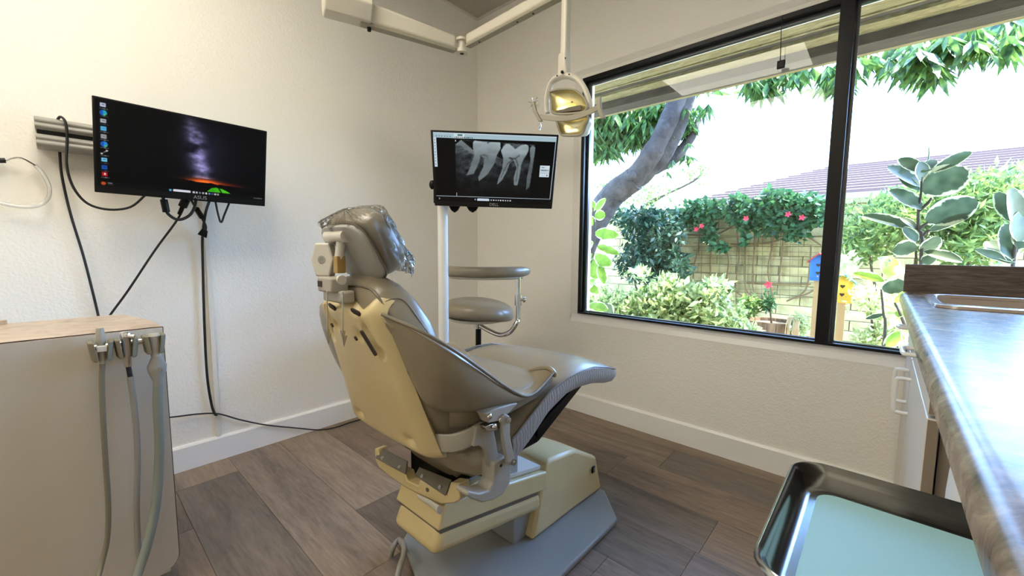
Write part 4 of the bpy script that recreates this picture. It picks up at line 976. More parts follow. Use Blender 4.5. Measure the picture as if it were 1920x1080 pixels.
for k in range(5): rect(img, U, Vv, .925+.013*k, .933+.013*k, .972, .984, (.5, .5, .5))
desk = blur(img, 1)
# radiograph viewer
img, U, Vv = canvas(300, 170)
X_ = 90+U*1390; Y_ = 100+Vv*800
img[:] = (.012, .014, .02)
reg = inpoly(X_, Y_, [(330, 235), (395, 175), (1240, 205), (1245, 300), (1215, 850), (400, 850), (330, 790)])
bone = .10+.32*np.clip(fbm(U, Vv*.7, 26, 4, 21)*1.6-.45, 0, 1); fade = np.clip((860-Y_)/520, .12, 1)**1.2
gx = np.zeros(U.shape); gx[reg] = (bone*fade)[reg]
rid = np.abs(fbm(U, Vv, 30, 3, 77)-.5); gx[reg] += (np.clip(.05-rid, 0, 1)*4*fade*.9)[reg]
gx[inpoly(X_, Y_, [(400, 180), (530, 185), (530, 290)])] = .02
for gap in ([(845, 200), (880, 200), (865, 260), (850, 300), (880, 370), (860, 380), (800, 350), (840, 280)], [(1165, 210), (1190, 215), (1183, 290), (1195, 385), (1120, 390), (1150, 330), (1170, 270)]): gx[inpoly(X_, Y_, gap)] = .03
def tooth(poly, base, seed):
    global gx
    msk = inpoly(X_, Y_, poly); f = base+.18*(fbm(U, Vv, 12, 3, seed)-.5)
    top = np.clip((420-Y_)/240, 0, 1); gx[msk] = (f*(.72+.38*top))[msk]; return msk
tooth([(330, 235), (400, 178), (545, 300), (540, 352), (470, 300), (400, 250)], .50, 1)
m1 = tooth([(530, 200), (548, 180), (690, 192), (700, 215), (715, 192), (838, 190), (845, 260), (805, 340), (775, 450), (700, 570), (600, 655), (590, 610), (650, 480), (660, 380), (620, 360), (600, 430), (540, 570), (450, 590), (490, 510), (545, 350), (530, 260)], .64, 2)
m2 = tooth([(868, 250), (905, 205), (940, 203), (1015, 262), (1080, 212), (1140, 203), (1165, 222), (1165, 285), (1120, 370), (1092, 450), (1080, 600), (1062, 690), (1020, 690), (1012, 600), (1042, 480), (1000, 395), (960, 425), (930, 520), (870, 640), (815, 690), (830, 620), (870, 510), (880, 380), (850, 285)], .68, 3)
tooth([(1185, 240), (1210, 215), (1245, 235), (1230, 450), (1210, 700), (1170, 740), (1170, 600), (1200, 380), (1185, 290)], .5, 4)
fur = inpoly(X_, Y_, [(610, 345), (660, 330), (700, 350), (700, 420), (690, 360), (640, 355), (612, 380)]); gx[fur] *= .75
for pa, pb, w_ in (((945, 370), (1015, 375), 9), ((1015, 375), (1065, 335), 8), ((990, 385), (930, 440), 7), ((930, 440), (860, 600), 5), ((1030, 385), (1055, 450), 7), ((1055, 450), (1045, 640), 4), ((960, 365), (985, 385), 10)):
    pa, pb = np.array(pa), np.array(pb); dd = pb-pa; k = np.clip(((X_-pa[0])*dd[0]+(Y_-pa[1])*dd[1])/(dd@dd), 0, 1)
    ds = np.hypot(X_-pa[0]-k*dd[0], Y_-pa[1]-k*dd[1]); gx = np.where((ds < w_) & m2, gx*.62, gx)
gx = np.where(reg | m1 | m2, gx, 0)
img += gx[..., None]*np.array((.90, .98, 1.0))
img = blur(img, 1)
rect(img, U, Vv, 0, 1, 0, .075, (.66, .76, .80)); rect(img, U, Vv, .0, 1, 0, .012, (.80, .86, .9)); rect(img, U, Vv, .165, .25, .012, .075, (.82, .88, .9))
for k in range(6): rect(img, U, Vv, .02+.022*k, .03+.022*k, .045, .06, (.3, .35, .4))
rect(img, U, Vv, .195, .235, .02, .04, (.25, .45, .45))
for k in range(10): rect(img, U, Vv, .17+.015*k, .178+.015*k, .055, .068, (.2, .22, .25))
rect(img, U, Vv, 0, .022, .075, .5, (.80, .86, .9))
for k in range(9): rect(img, U, Vv, .007, .014, .1+.044*k, .118+.044*k, (.4, .45, .5))
rect(img, U, Vv, .885, .968, .43, .60, (.80, .86, .9))
for k in range(6): rect(img, U, Vv, .892+.012*k, .900+.012*k, .488, .51, (.35, .4, .45))
rect(img, U, Vv, .89, .963, .535, .543, (.5, .55, .6)); rect(img, U, Vv, .945, .955, .565, .585, (.3, .3, .35)); rect(img, U, Vv, .897, .925, .455, .462, (.5,)*3)
rect(img, U, Vv, .0, 1, .925, .932, (.72, .78, .82)); rect(img, U, Vv, .992, 1, .075, .93, (.6, .65, .7)); rect(img, U, Vv, .172, .178, .87, .925, (.85,)*3); rect(img, U, Vv, .175, .18, .10, .125, (.85,)*3)
rect(img, U, Vv, 0, 1, .932, 1, (.02, .022, .03))
img[((np.abs(np.clip(U, .36, .45)-U)/.0085)**2+((Vv-.966)/.018)**2 < 1)] = (.8, .85, .92)
rect(img, U, Vv, .33, .34, .955, .978, (.6, .65, .7)); rect(img, U, Vv, .02, .03, .955, .975, (.6,)*3)
for k in range(9): rect(img, U, Vv, .47+.021*k, .481+.021*k, .957, .976, (.78, .8, .82) if k != 4 else (.98, .98, .95))
xray = img

def monitor(name, label, tl, tr, bl, br, thick, bez, chin, img, smat, brand, bsz, boff):
    "tl..br: outer front corners"
    tl, tr, bl, br = [Vector(q) for q in (tl, tr, bl, br)]
    x = (tr-tl).normalized(); y = (tl-bl).normalized(); n = x.cross(y).normalized()      # n towards the viewer
    t = thing(name, label, 'monitor', (bl+br)/2)
    b = B(); q4 = [tl, tr, br, bl]; ins = [q-n*thick for q in q4]
    b.add(q4+ins, [(3, 2, 1, 0), (4, 5, 6, 7), (0, 1, 5, 4), (1, 2, 6, 5), (2, 3, 7, 6), (3, 0, 4, 7)])
    hs = obj('housing', b, 'black_plastic', t, bevel=.003)
    c = (tl+tr+bl+br)/4-n*thick
    cw, chh = (tr-tl).length, (tl-bl).length
    obj('rear_hump', B().loft([[c+x*(cw*a*k)+y*(chh*e*k)-n*d for a, e in ((-.28, -.28), (.28, -.28), (.28, .28), (-.28, .28))] for d, k in ((-.002, 1), (.02, .9), (.03, .6))]), 'black_plastic', hs, smooth=0)
    W_, H_ = (tr-tl), (bl-tl); k = n*.0016
    stl = tl+x*bez-y*bez+k; str_ = tr-x*bez-y*bez+k; sbl = bl+x*bez+y*chin+k; sbr = br-x*bez+y*chin+k
    me = screen_mesh('screen', img, stl, str_, sbl, sbr, OFF[t.name]); me.materials.append(MT[smat].m)
    o = bpy.data.objects.new('screen', me); COL.objects.link(o); o.parent = t
    text('brand_mark', brand, 'logo_grey', hs, lerp(bl, br, boff)+y*chin*.5+k*.8, x, y, bsz)
    return t, x, y, n
pn = Vector((0, -1, -.10)); p0_ = Vector((.4, 2.10, 1.45))
tl, tr, bl, br = [onplane(u, v, p0_, pn) for u, v in ((172, 178), (501, 246), (177.5, 360), (497, 387))]
monitor('wall_monitor', 'wide black monitor on the wall arm showing a starry desktop with a green tent', tl, tr, bl, br, .012, .007, .026, desk, 'screen_desktop', 'ASUS', .020, .56)
p0_ = P(811, 314, D=1.76); pn = (P(1042, 322, D=1.81)-p0_).cross(Vector((0, 0, 1)))
tl, tr, bl, br = [onplane(u, v, p0_, pn) for u, v in ((807, 243), (1048, 252.5), (815, 385), (1035, 391.5))]
m2o, mx, my, mn = monitor('pole_monitor', 'black monitor on the white floor pole showing a dental X-ray', tl, tr, bl, br, .014, .010, .020, xray, 'screen_xray', 'DELL', .018, .5)
c = lerp(tl, bl, .72); obj('side_knob', B().sphere(c-mn*.012-mx*.006, (.014, .014, .02), 12, 8), 'black_plastic', m2o)
# white floor pole carrying it
pb = P(832, 640, D=1.92); PX, PY = pb.x, pb.y
t = thing('monitor_pole', 'white round floor pole holding the X-ray monitor behind the chair', 'pole', (PX, PY, 0))
obj('tube', B().cyl((PX, PY, .02), (PX, PY, 1.30), .0235, 24), 'pole_white', t)
obj('foot_flange', B().lathe([(.0, 0), (.11, 0), (.11, .008), (.06, .02), (.026, .03), (0, .03)], (PX, PY, 0), 28), 'pole_white', t)
mc = (tl+tr+bl+br)/4
obj('mount_arm', B().tube([(PX, PY, 1.27), Vector((mc.x, mc.y, 1.30))-mn*.06], .018, 10).box((PX, PY, 1.27), (.06, .06, .07)), 'black_plastic', t, bevel=.004)
obj('mount_plate', B().tube([mc-mn*.075, mc-mn*.04], .05, 4), 'black_plastic', t, smooth=0)
for u, w_ in ((852, .045), (886, .05)):
    q = P(u, 386, D=1.86); kb = [(-w_, .03), (w_, .03), (w_, .005), (w_*.55, -.022), (0, -.035), (-w_*.55, -.022), (-w_, .005)]
    kp = [q+mx*(a*.62)+Vector((0, 0, e*.85)) for a, e in kb]
    obj('mount_knob', B().loft([[k_ for k_ in kp], [k_-mn*.03 for k_ in kp]]), 'black_plastic', t, bevel=.004)

# ------------------------------------------------------------------ wall arm, raceway, leads on the left wall
t = thing('wall_mount', 'grey two-part plastic swing arm on the wall behind the night-sky monitor', 'wall mount', P(66, 250, Y=YW))
x0 = P(66, 250, Y=2.26).x; zs = (1.378, 1.432, 1.438, 1.492)
for za, zb in ((zs[0], zs[1]), (zs[2], zs[3])):
    zm = (za+zb)/2
    pr = [(2.33, za+.004), (2.262, za+.004), (2.25, za+.014), (2.25, zm-.006), (2.256, zm), (2.25, zm+.006), (2.25, zb-.014), (2.262, zb-.004), (2.33, zb-.004)]
    obj('arm_cover', B().prism(pr, 'X', x0, .42), 'grey_plastic', t, bevel=.003)
obj('arm_core', B().bb(x0+.004, .40, 2.262, 2.335, zs[1]-.008, zs[2]+.008), 'black_plastic', t, smooth=0)
obj('wall_plate', B().bb(.26, .42, 2.325, YW, 1.34, 1.53), 'grey_plastic', t, bevel=.004)
obj('monitor_bracket', B().bb(.36, .46, 2.18, 2.27, 1.38, 1.48), 'black_plastic', t, bevel=.004)
rx = P(396, 600, Y=YW).x
rc = obj('cable_raceway', B().bb(rx-.010, rx+.010, YW-.014, YW, .119, 1.30), 'raceway', smooth=0, bevel=.003)
tag(rc, 'narrow cream cable raceway running down the wall below the night-sky monitor', 'raceway')
def lead(name, label, pxs, Y, r=.0042, cat='cable', extra=None):
    pts = [P(q[0], q[1], Y=(q[2] if len(q) > 2 else Y)) for q in pxs]
    t = thing(name, label, cat, pts[-1]); obj('lead', B().tube(pts, r, 8, smooth=5), 'black_rubber', t)
    for nm, a, c, rr, n in (extra or []):
        obj(nm, B().tube([P(*a[:2], Y=a[2]), P(*c[:2], Y=c[2])], rr, n), 'black_plastic', t, bevel=.002)
    return t
lead('arm_cable', 'straight black cable dropping from the grey wall arm to the cabinet', [(112, 285, 2.30), (116, 330), (132, 400), (155, 475), (172, 540), (186, 600), (192, 640, 2.28)], 2.315)
lead('loop_cable', 'black cable looping from the wall arm under the night-sky monitor', [(108, 224, 2.27), (114, 219, 2.245), (123, 230, 2.235), (126, 262, 2.235), (125, 310, 2.235), (138, 352, 2.235), (165, 382, 2.235), (205, 393, 2.235), (245, 388, 2.23), (272, 366, 2.2)], 2.24)
lead('power_cable', 'black power cable slanting from the night-sky monitor down to the cabinet', [(350, 372, 2.17), (335, 408, 2.2), (290, 470, 2.25), (240, 545, 2.29), (203, 596, 2.3), (185, 630, 2.28)], 2.25, extra=[('plug', (349, 373, 2.17), (342, 388, 2.18), .016, 8), ('strain_relief', (342, 388, 2.18), (336, 402, 2.195), .008, 8)])
lead('video_cable', 'short black cable with a ferrite bead looped under the night-sky monitor', [(306, 370, 2.17), (308, 385, 2.17), (316, 402, 2.17), (335, 412, 2.175), (355, 404, 2.18), (365, 388, 2.18), (367, 372, 2.18)], 2.17, .0058, extra=[('ferrite_bead', (307, 374, 2.17), (312, 398, 2.17), .0125, 12)])
lead('signal_cable', 'black cable with a ferrite bead running down the raceway to the floor', [(392, 378, 2.18), (385, 402, 2.25), (380, 440, 2.30), (380, 480, 2.315), (383, 600, 2.318), (388, 700, 2.318), (396, 755, 2.318), (403, 776, 2.312), (408, 777, 2.31)], 2.315, .0055)
lead('tagged_cable', 'short black cable with bead and square tag beside the raceway', [(358, 374, 2.18), (368, 392, 2.22), (380, 412, 2.26), (386, 425, 2.27), (384, 440, 2.28)], 2.2, .0045, extra=[('ferrite_bead', (368, 391, 2.22), (379, 408, 2.255), .011, 12)])
c = P(380, 437, Y=2.27)
lead('hanging_loop_cable', 'thin black cable hanging in a narrow V under the night-sky monitor', [(404, 378, 2.17), (409, 402, 2.175), (414.5, 417, 2.18), (421, 402, 2.18), (430, 380, 2.17)], 2.18, .004)
o = obj('cable_tag', B().prism([(c.x-.020, c.z-.006), (c.x-.004, c.z+.018), (c.x+.018, c.z+.010), (c.x+.012, c.z-.022)], 'Y', 2.262, 2.268), 'black_plastic', smooth=0); tag(o, 'small square black tag hanging on the cable by the raceway', 'tag')
fc = [P(300, 785, Y=2.30), P(340, 780, Y=2.318), P(375, 776, Y=2.318), P(410, 776, Y=2.312), P(450, 787, Y=2.316), P(500, 797, Y=2.312), P(560, 803, Y=2.31), P(598, 806, Z=.006), P(630, 801, Z=.005), P(660, 791, Z=.005), P(720, 775, Z=.005)]
t = thing('floor_cable', 'thin black cable sagging over the baseboard onto the floor', 'cable', fc[7]); obj('lead', B().tube(fc, .0035, 8, smooth=5), 'black_rubber', t)
# tube hook at the far left
t = thing('tubing_loop', 'loop of clear plastic tubing hanging from a bent wire hook on the wall', 'tubing', P(35, 300, Y=YW))
obj('tubing', B().tube([P(66, 310, Y=2.31), P(80, 325, Y=2.30), P(92, 350, Y=2.29), P(90, 372, Y=2.29), P(70, 386, Y=2.29), P(35, 387, Y=2.29), P(-5, 378, Y=2.29), P(-40, 360, Y=2.30), P(-45, 330, Y=2.31), P(-10, 303, Y=2.31)], .006, 8, smooth=5), 'clear_tube', t)
t = thing('wire_hook', 'bent metal wire hook with a black tip fixed to the wall', 'hook', P(20, 300, Y=YW))
obj('wire', B().tube([P(-14, 300, Y=YW), P(8, 302, Y=2.31), P(22, 297, Y=2.295), P(40, 296, Y=2.295), P(66, 310, Y=2.305)], .0026, 6, smooth=3), 'steel', t)
obj('tip', B().tube([P(-6, 301, Y=2.312), P(10, 301, Y=2.31)], .009, 10), 'black_rubber', t)
# ------------------------------------------------------------------ operating light on its jointed arm
ZA = 2.0
jt = P(866, 90, Z=ZA); a2 = P(1066, -17, Z=ZA); a1 = P(690, 42, Z=ZA); d1 = (a1-jt).normalized()
lt = thing('operating_light', 'cream dental operating light hanging from a jointed ceiling arm', 'dental lamp', (a2.x, a2.y, 1.48))
def beam(p0, p1, w0, h0, w1, h1, name, mt, bev=.006, drop=0):
    p0, p1 = Vector(p0), Vector(p1); x = (p1-p0).normalized(); z = Vector((0, 0, 1)); y = z.cross(x).normalized(); z = x.cross(y)
    rg = lambda q, w_, h_: [q+y*(a*w_/2)+z*(e*h_/2) for a, e in ((-1, -1), (1, -1), (1, 1), (-1, 1))]
    return obj(name, B().loft([rg(p0, w0, h0), rg(p1, w1, h1)]), mt, lt, bevel=bev, seg=3)
far = jt+d1*.45
f1 = beam(jt+d1*.035+Vector((0, 0, .012)), far+Vector((0, 0, .035)), .036, .062, .05, .085, 'lower_arm', 'lamp_cream', .012)
mk('lamp_shade_grey', '#98917f', .45)
beam(jt+d1*.035+Vector((0, 0, -.022)), jt+d1*.47+Vector((0, 0, -.012)), .032, .014, .038, .014, 'arm_underside', 'lamp_shade_grey', .003)
d2 = (a2-jt).normalized()
beam(jt+d2*.045+Vector((0, 0, .02)), a2+d2*.02+Vector((0, 0, .02)), .034, .05, .036, .05, 'upper_arm', 'lamp_cream', .012)
us = beam(jt+d2*.045+Vector((0, 0, -.008)), a2+Vector((0, 0, -.008)), .030, .012, .032, .012, 'arm_underside', 'lamp_shade_grey', .003)
for k in (.14, .52, .66):
    q = jt+d2*(k*(a2-jt).length+.04); obj('screw', B().cyl(q+Vector((0, 0, -.0165)), q+Vector((0, 0, -.013)), .004, 10), 'dark_slot', us)
kn = obj('joint', B().cyl(jt+Vector((0, 0, -.026)), jt+Vector((0, 0, -.008)), .030, 24).cyl(jt+Vector((0, 0, -.008)), jt+Vector((0, 0, .03)), .016, 16).cyl(jt+Vector((0, 0, .03)), jt+Vector((0, 0, .042)), .028, 24), 'lamp_cream', lt, smooth=30)
obj('joint_gap', B().cyl(jt+Vector((0, 0, -.0275)), jt+Vector((0, 0, -.025)), .010, 14), 'dark_slot', kn)
# housing at the ceiling end of the arm
hs = far+Vector((0, 0, .05)); z = Vector((0, 0, 1)); y = z.cross(d1).normalized()
hx = [(-.055, .07), (-.072, -.01), (-.035, -.062), (.035, -.062), (.072, -.01), (.055, .07)]
hg = obj('arm_housing', B().loft([[hs+d1*d+y*(a*k)+z*(e*k) for a, e in hx] for d, k in ((-.02, 1), (.155, 1), (.163, .95))]), 'lamp_cream', lt, bevel=.004)
hp_ = hs+d1*.08
obj('ceiling_post', B().cyl(hp_+Vector((0, 0, .06)), (hp_.x, hp_.y, ZC), .03, 20).cyl((hp_.x, hp_.y, ZC-.03), (hp_.x, hp_.y, ZC-.001), .08, 24), 'lamp_cream', lt)
q = P(694, 48, Z=ZA-.012); obj('knob_slot', B().tube([q, q-d1*.075], .009, 10, flat=((0, 0, 1), .5)), 'black_plastic', hg)
q = P(692, 52, Z=ZA-.02); obj('tension_knob', B().cyl(q+Vector((0, 0, .005)), q+Vector((0, 0, -.014)), .008, 14), 'black_plastic', hg)
# drop tube and wishbone; the head faces the headrest (-X)
LX = a2.x
def L(u, v, dx=0.0): return P(u, v, X=LX+dx)
top = L(1064, -18); bot = L(1058, 103)
obj('drop_tube', B().loft([[Vector((LX+a, lerp(top.y, bot.y, .5)+e, zz)) for a, e in rrect(.034, .028, .008, 4)] for zz in (bot.z, ZA+.03)]), 'lamp_cream', lt, smooth=40)
yb = lerp(top.y, bot.y, .5)
kn = obj('knuckle', B().loft([[Vector((LX+a*k, L(u, v).y+e*k2, L(u, v).z)) for a, e in rrect(.040, .040, .010, 4)] for u, v, k, k2 in ((1059, 102, 1, .85), (1058, 106, 1, 1), (1058, 125, 1, 1), (1058, 134, .9, 1.1), (1056, 145, .7, 1.3))]), 'lamp_cream', lt, smooth=40)
for u, v, r_ in ((1054, 135, .006), (1044.5, 142, .003), (1067, 139.5, .003), (1060, 109, .003)):
    q = L(u, v, -.022); obj('screw', B().sphere(q, (r_, r_, r_), 8, 6), 'black_plastic', kn)
yk = [(1027, 212), (1025, 196), (1028, 172), (1034, 155), (1046, 146), (1058, 142), (1072, 144), (1086, 152), (1097, 168), (1105, 190), (1108, 210)]
obj('wishbone', B().tube([L(u, v) for u, v in yk], [.009, .010, .010, .010, .012, .013, .012, .011, .010, .010, .009], 10, smooth=4, flat=((1, 0, 0), 1.3)), 'lamp_cream', lt)
up_o = [(1030, 173), (1045, 168), (1072, 167.5), (1088, 176), (1098, 190), (1101, 199), (1090, 211), (1040, 213), (1034, 195)]
lo_o = [(1043, 224), (1051, 249), (1060, 254), (1089, 252), (1098, 236), (1102, 218), (1070, 222)]
def lobe(pts, name, back):
    ring = [L(u, v, -.02) for u, v in pts]; c = sum(ring, Vector())/len(ring)
    fr = obj(name, B().tube(catmull(ring+[ring[0]], 4)[:-1], .0048, 8, ring=True), 'lamp_shade_grey', lt)
    shl = lambda d, k: [c+(q-c)*k+Vector((d, 0, 0)) for q in catmull(ring+[ring[0]], 3)[:-1]]
    obj('housing_back', B().loft([shl(.0, 1.0), shl(.03, .97), shl(.055, .8), shl(.06, .4), shl(.06, .05)], cap=False), 'lamp_cream', fr, smooth=60)
    obj('reflector', B().loft([shl(-.001, .985), shl(.012, .86), shl(.020, .6), shl(.024, .3), shl(.025, .05)], cap=False), 'reflector', fr, smooth=180)
    return fr
uf = lobe(up_o, 'upper_bezel', .05); lobe(lo_o, 'lower_bezel', .04)
obj('bulb_cover', B().loft([[L(u, v, d) for u, v in ((1040, 208), (1058, 204), (1066, 201), (1088, 197), (1090, 206), (1042, 212))] for d in (-.012, .004)]), 'brown_plate', uf, smooth=0)
hb = [(1013, 219), (1035, 222), (1062, 222), (1085, 218), (1103, 211), (1122, 201)]
hp = catmull([L(u, v, dx) for (u, v), dx in zip(hb, (-.075, -.062, -.055, -.055, -.06, -.075))], 4)
obj('handle_bar', B().loft([[q+Vector((a, 0, e)) for a, e in ((-.004, -.009), (.004, -.009), (.004, .009), (-.004, .009))] for q in hp]), 'lamp_shade_grey', lt, smooth=50)
for (u0, v0), (u1, v1) in (((999, 191), (1014, 228)), ((1123, 182), (1131, 223))):
    a, c = L(u0, v0, -.080), L(u1, v1, -.076); mid = (a+c)/2+Vector((-.006, .004, 0))
    obj('grip', B().loft([[q+Vector((e, f, 0)) for e, f in ((-.005, -.008), (.006, -.008), (.006, .008), (-.005, .008))] for q in (a, mid, c)]), 'lamp_shade_grey', lt, bevel=.002)
q = L(1002, 193, -.08); pts, d_ = ball(26, q, (.018, .018, .012), .2)
b = B(); scatter(b, pts, d_, [.018]*26, .6); o = obj('barrier_film', b, 'plastic_film', lt, smooth=0, kind='stuff', fix=False)
b = B(); q2 = L(1012, 232, -.078); pts, d_ = ball(14, q2, (.006, .006, .012), .2); scatter(b, pts, np.tile((0, 0, -1.), (14, 1)), [.022]*14, .5); obj('barrier_film', b, 'plastic_film', lt, smooth=0, kind='stuff', fix=False)

# ------------------------------------------------------------------ assistant stool
SD = 2.3
sc_ = P(897, 577, D=SD); SX, SY = sc_.x, sc_.y
e1 = Vector((_rt.x, _rt.y, 0)).normalized(); e2 = Vector((_fw.x, _fw.y, 0)).normalized()
st_ = thing('stool', 'taupe dental assistant stool with a padded torso arm in the corner', 'stool', (SX, SY, 0))
S0 = Vector((SX, SY, 0))
def seat_ring(k, z, dome=0):
    out = []
    for i in range(40):
        a = 2*math.pi*i/40; r_ = .215*k*(1-.06*math.cos(2*a))
        q = S0+e1*(r_*math.cos(a))+e2*(r_*math.sin(a)); sad = .018*math.cos(a)*k*-1+.022*math.cos(2*a)*k*-.3
        out.append(Vector((q.x, q.y, z+sad)))
    return out
obj('seat', B().loft([seat_ring(.82, .652), seat_ring(.95, .658), seat_ring(1.0, .682), seat_ring(.98, .712), seat_ring(.88, .735), seat_ring(.6, .742), seat_ring(.25, .742), seat_ring(.05, .742)]), 'vinyl', st_, smooth=180, sub=1)
obj('seat_pan', B().loft([[Vector((q.x, q.y, z)) for q in seat_ring(k, z)] for k, z in ((.55, .635), (.80, .64), (.84, .655))]), 'light_grey', st_, smooth=40)
ap = [P(833, 508, D=2.24), P(858, 508, D=2.12), P(905, 508, D=2.08), P(955, 506, D=2.12), P(992, 504, D=2.24)]
app = catmull(ap, 6); n = len(app); rr = []
for i, q in enumerate(app):
    t_ = (app[min(i+1, n-1)]-app[max(i-1, 0)]).normalized(); s_ = t_.cross(Vector((0, 0, 1))).normalized()
    k = min(1, (math.sin(math.pi*(i+.35)/(n-.3))*2.6)**.5); zz = .912
    rr.append([Vector((q.x, q.y, zz))+s_*(.034*k*math.copysign(abs(math.cos(a))**.8, math.cos(a)))+Vector((0, 0, .029*k*math.copysign(abs(math.sin(a))**.8, math.sin(a)))) for a in np.linspace(0, 2*math.pi, 17)[:-1]])
pad = obj('torso_arm_pad', B().loft(rr), 'vinyl', st_, smooth=180, sub=1)
obj('arm_backing', B().tube([Vector((q.x, q.y, .880)) for q in app[4:-3]], .018, 8, flat=((0, 0, 1), .4)), 'light_grey', pad)
A = P(972, 520, D=2.16); cp_ = [Vector((A.x, A.y, .885)), Vector((A.x, A.y, .78)), Vector((A.x, A.y, .66)), P(969, 605, D=2.16), P(957, 622, D=2.18), P(938, 628, D=2.22), P(917, 620, D=2.26), P(900, 610, D=2.29)]
ar = obj('arm_tube', B().tube(cp_, .0125, 14, smooth=5), 'chrome', st_)
obj('arm_collar', B().cyl(Vector((A.x, A.y, .735)), Vector((A.x, A.y, .79)), .019, 16), 'chrome', ar)
q = Vector((A.x, A.y, .765)); kb = obj('arm_knob', B().cyl(q, q+e1*.03, .006, 10), 'chrome', ar)
for k in range(3):
    a = 2*math.pi*k/3+.4; obj('knob_wing', B().sphere(q+e1*.032+(Vector((0, 0, 1))*math.cos(a)+e2*math.sin(a))*.010, .0085, 8, 6), 'steel', kb)
obj('column_collar', B().cyl((SX, SY, .585), (SX, SY, .64), .026, 20), 'chrome', st_)
obj('lever_box', B().box(S0+e1*.09+Vector((0, 0, .635)), (.05, .05, .02)), 'light_grey', st_, bevel=.004)
obj('gas_column', B().cyl((SX, SY, .30), (SX, SY, .60), .016, 16), 'black_plastic', st_)
obj('outer_column', B().cyl((SX, SY, .09), (SX, SY, .42), .025, 16), 'black_plastic', st_)
for k in range(5):
    a = 2*math.pi*k/5+.3; d = Vector((math.cos(a), math.sin(a), 0))
    lg = obj('base_leg', B().tube([S0+Vector((0, 0, .11)), S0+d*.12+Vector((0, 0, .10)), S0+d*.25+Vector((0, 0, .07))], [.022, .014], 8), 'steel', st_)
    q = S0+d*.25; obj('caster', B().cyl(q+Vector((-d.y, d.x, 0))*.02+Vector((0, 0, .028)), q-Vector((-d.y, d.x, 0))*.02+Vector((0, 0, .028)), .027, 16).cyl(q+Vector((0, 0, .03)), q+Vector((0, 0, .075)), .007, 8), 'black_plastic', lg)

# ------------------------------------------------------------------ delivery cabinet on the left with three handpieces
CY0, CY1, CX1, CZ = 1.552, 1.95, .192, .795
CX0 = -.85
cb = thing('delivery_cabinet', 'beige laminate cabinet with a mottled tan top and rounded panel corner', 'cabinet', ((CX0+CX1)/2, (CY0+CY1)/2, 0))
fp = [(CX0, .045), (CX1-.045, .045)]+[(CX1-.045+.045*math.sin(a), .09-.045*math.cos(a)) for a in np.linspace(.2, math.pi/2, 6)]+[(CX1, CZ-.002), (CX0, CZ-.002)]
obj('front_panel', B().prism(fp, 'Y', CY0, CY0+.018), 'beige_laminate', cb, smooth=0)
obj('panel_edge', B().prism([(x+(.002 if x > CX0+.1 else 0), z+(.0 if z < .5 else .002)) for x, z in fp], 'Y', CY0+.0018, CY0+.017), 'dark_slot', cb, smooth=0)
obj('body', B().bb(CX0, CX1-.02, CY0+.018, CY1-.01, .03, CZ-.028), 'beige_laminate', cb, smooth=0)
obj('plinth', B().bb(CX0+.02, CX1-.06, CY0+.05, CY1-.03, 0, .03), 'dark_slot', cb, smooth=0)
tp = [(CX0, CY0+.001), (CX1, CY0+.001), (CX1-.004, CY0+.16), (CX1-.055, CY1), (CX0, CY1)]
obj('cabinet_top', B().prism(tp, 'Z', CZ-.028, CZ), 'marble_laminate', cb, smooth=0)
obj('back_upstand', B().bb(CX0, P(14, 605, Y=CY1).x, CY1-.02, CY1, CZ, CZ+.012), 'marble_laminate', cb, smooth=0)
# holder bar
hz = P(235, 648, Y=CY0-.03).z
hb_ = thing('handpiece_holder', 'grey rail with three forked handpiece holders on the cabinet face', 'holder', P(235, 650, Y=CY0))
Q = lambda u, v, d=.045: P(u, v, Y=CY0-d)
bar = obj('rail', B().cyl(Q(171, 653, .03), Q(303, 634, .03), .0085, 14), 'steel', hb_)
for k in (.15, .85):
    q = lerp(Q(171, 653, .03), Q(303, 634, .03), k); obj('rail_mount', B().cyl(q, Vector((q.x, CY0+.002, q.z)), .010, 12), 'steel', bar)
pos = [(190, 652), (237, 646), (289, 639)]
for u, v in pos:
    c = Q(u, v, .045)
    for s_ in (-1, 1):
        obj('fork', B().loft([[c+Vector((s_*(.013+e), f, g)) for e, f in ((0, -.022), (.012, -.018), (.014, .022), (0, .022))] for e0, g in ((0, -.030), (0, .018))] if False else [[c+Vector((s_*(k_+e), f, g)) for e, f in ((0, -.024), (.010, -.018), (.012, .024), (0, .024))] for g, k_ in ((-.034, .008), (.0, .012), (.018, .014))]), 'hose_olive', hb_, smooth=0, bevel=.003)
def hose(name, label, pts, r, mt, floor_pt):
    t = thing(name, label, 'handpiece', pts[0]); return t
# saliva ejector
c = Q(190, 650, .05); t = thing('saliva_ejector', 'slim saliva ejector valve with a beige hose, first on the holder rail', 'handpiece', c)
obj('tip', B().lathe([(0, .045), (.007, .045), (.0085, .035), (.009, .03), (.0105, .018), (.0105, .008), (.008, 0), (.008, -.012), (.0, -.012)], c+Vector((0, 0, .004)), 16), 'grey_paint', t)
obj('valve', B().box(c+Vector((0, -.004, -.004)), (.020, .020, .016)), 'light_grey', t, bevel=.002)
obj('body', B().lathe([(0, -.045), (.0065, -.045), (.0075, -.03), (.008, -.006), (0, -.006)], c, 14), 'grey_paint', t)
obj('hose', B().tube([c+Vector((0, 0, -.04)), Q(191, 720, .048), Q(194, 800, .05), Q(199, 880, .05), Q(203, 950, .05), Q(201, 1010, .05), Q(190, 1060, .06), Q(176, 1110, .10)], .0062, 10, smooth=5), 'hose_olive', t)
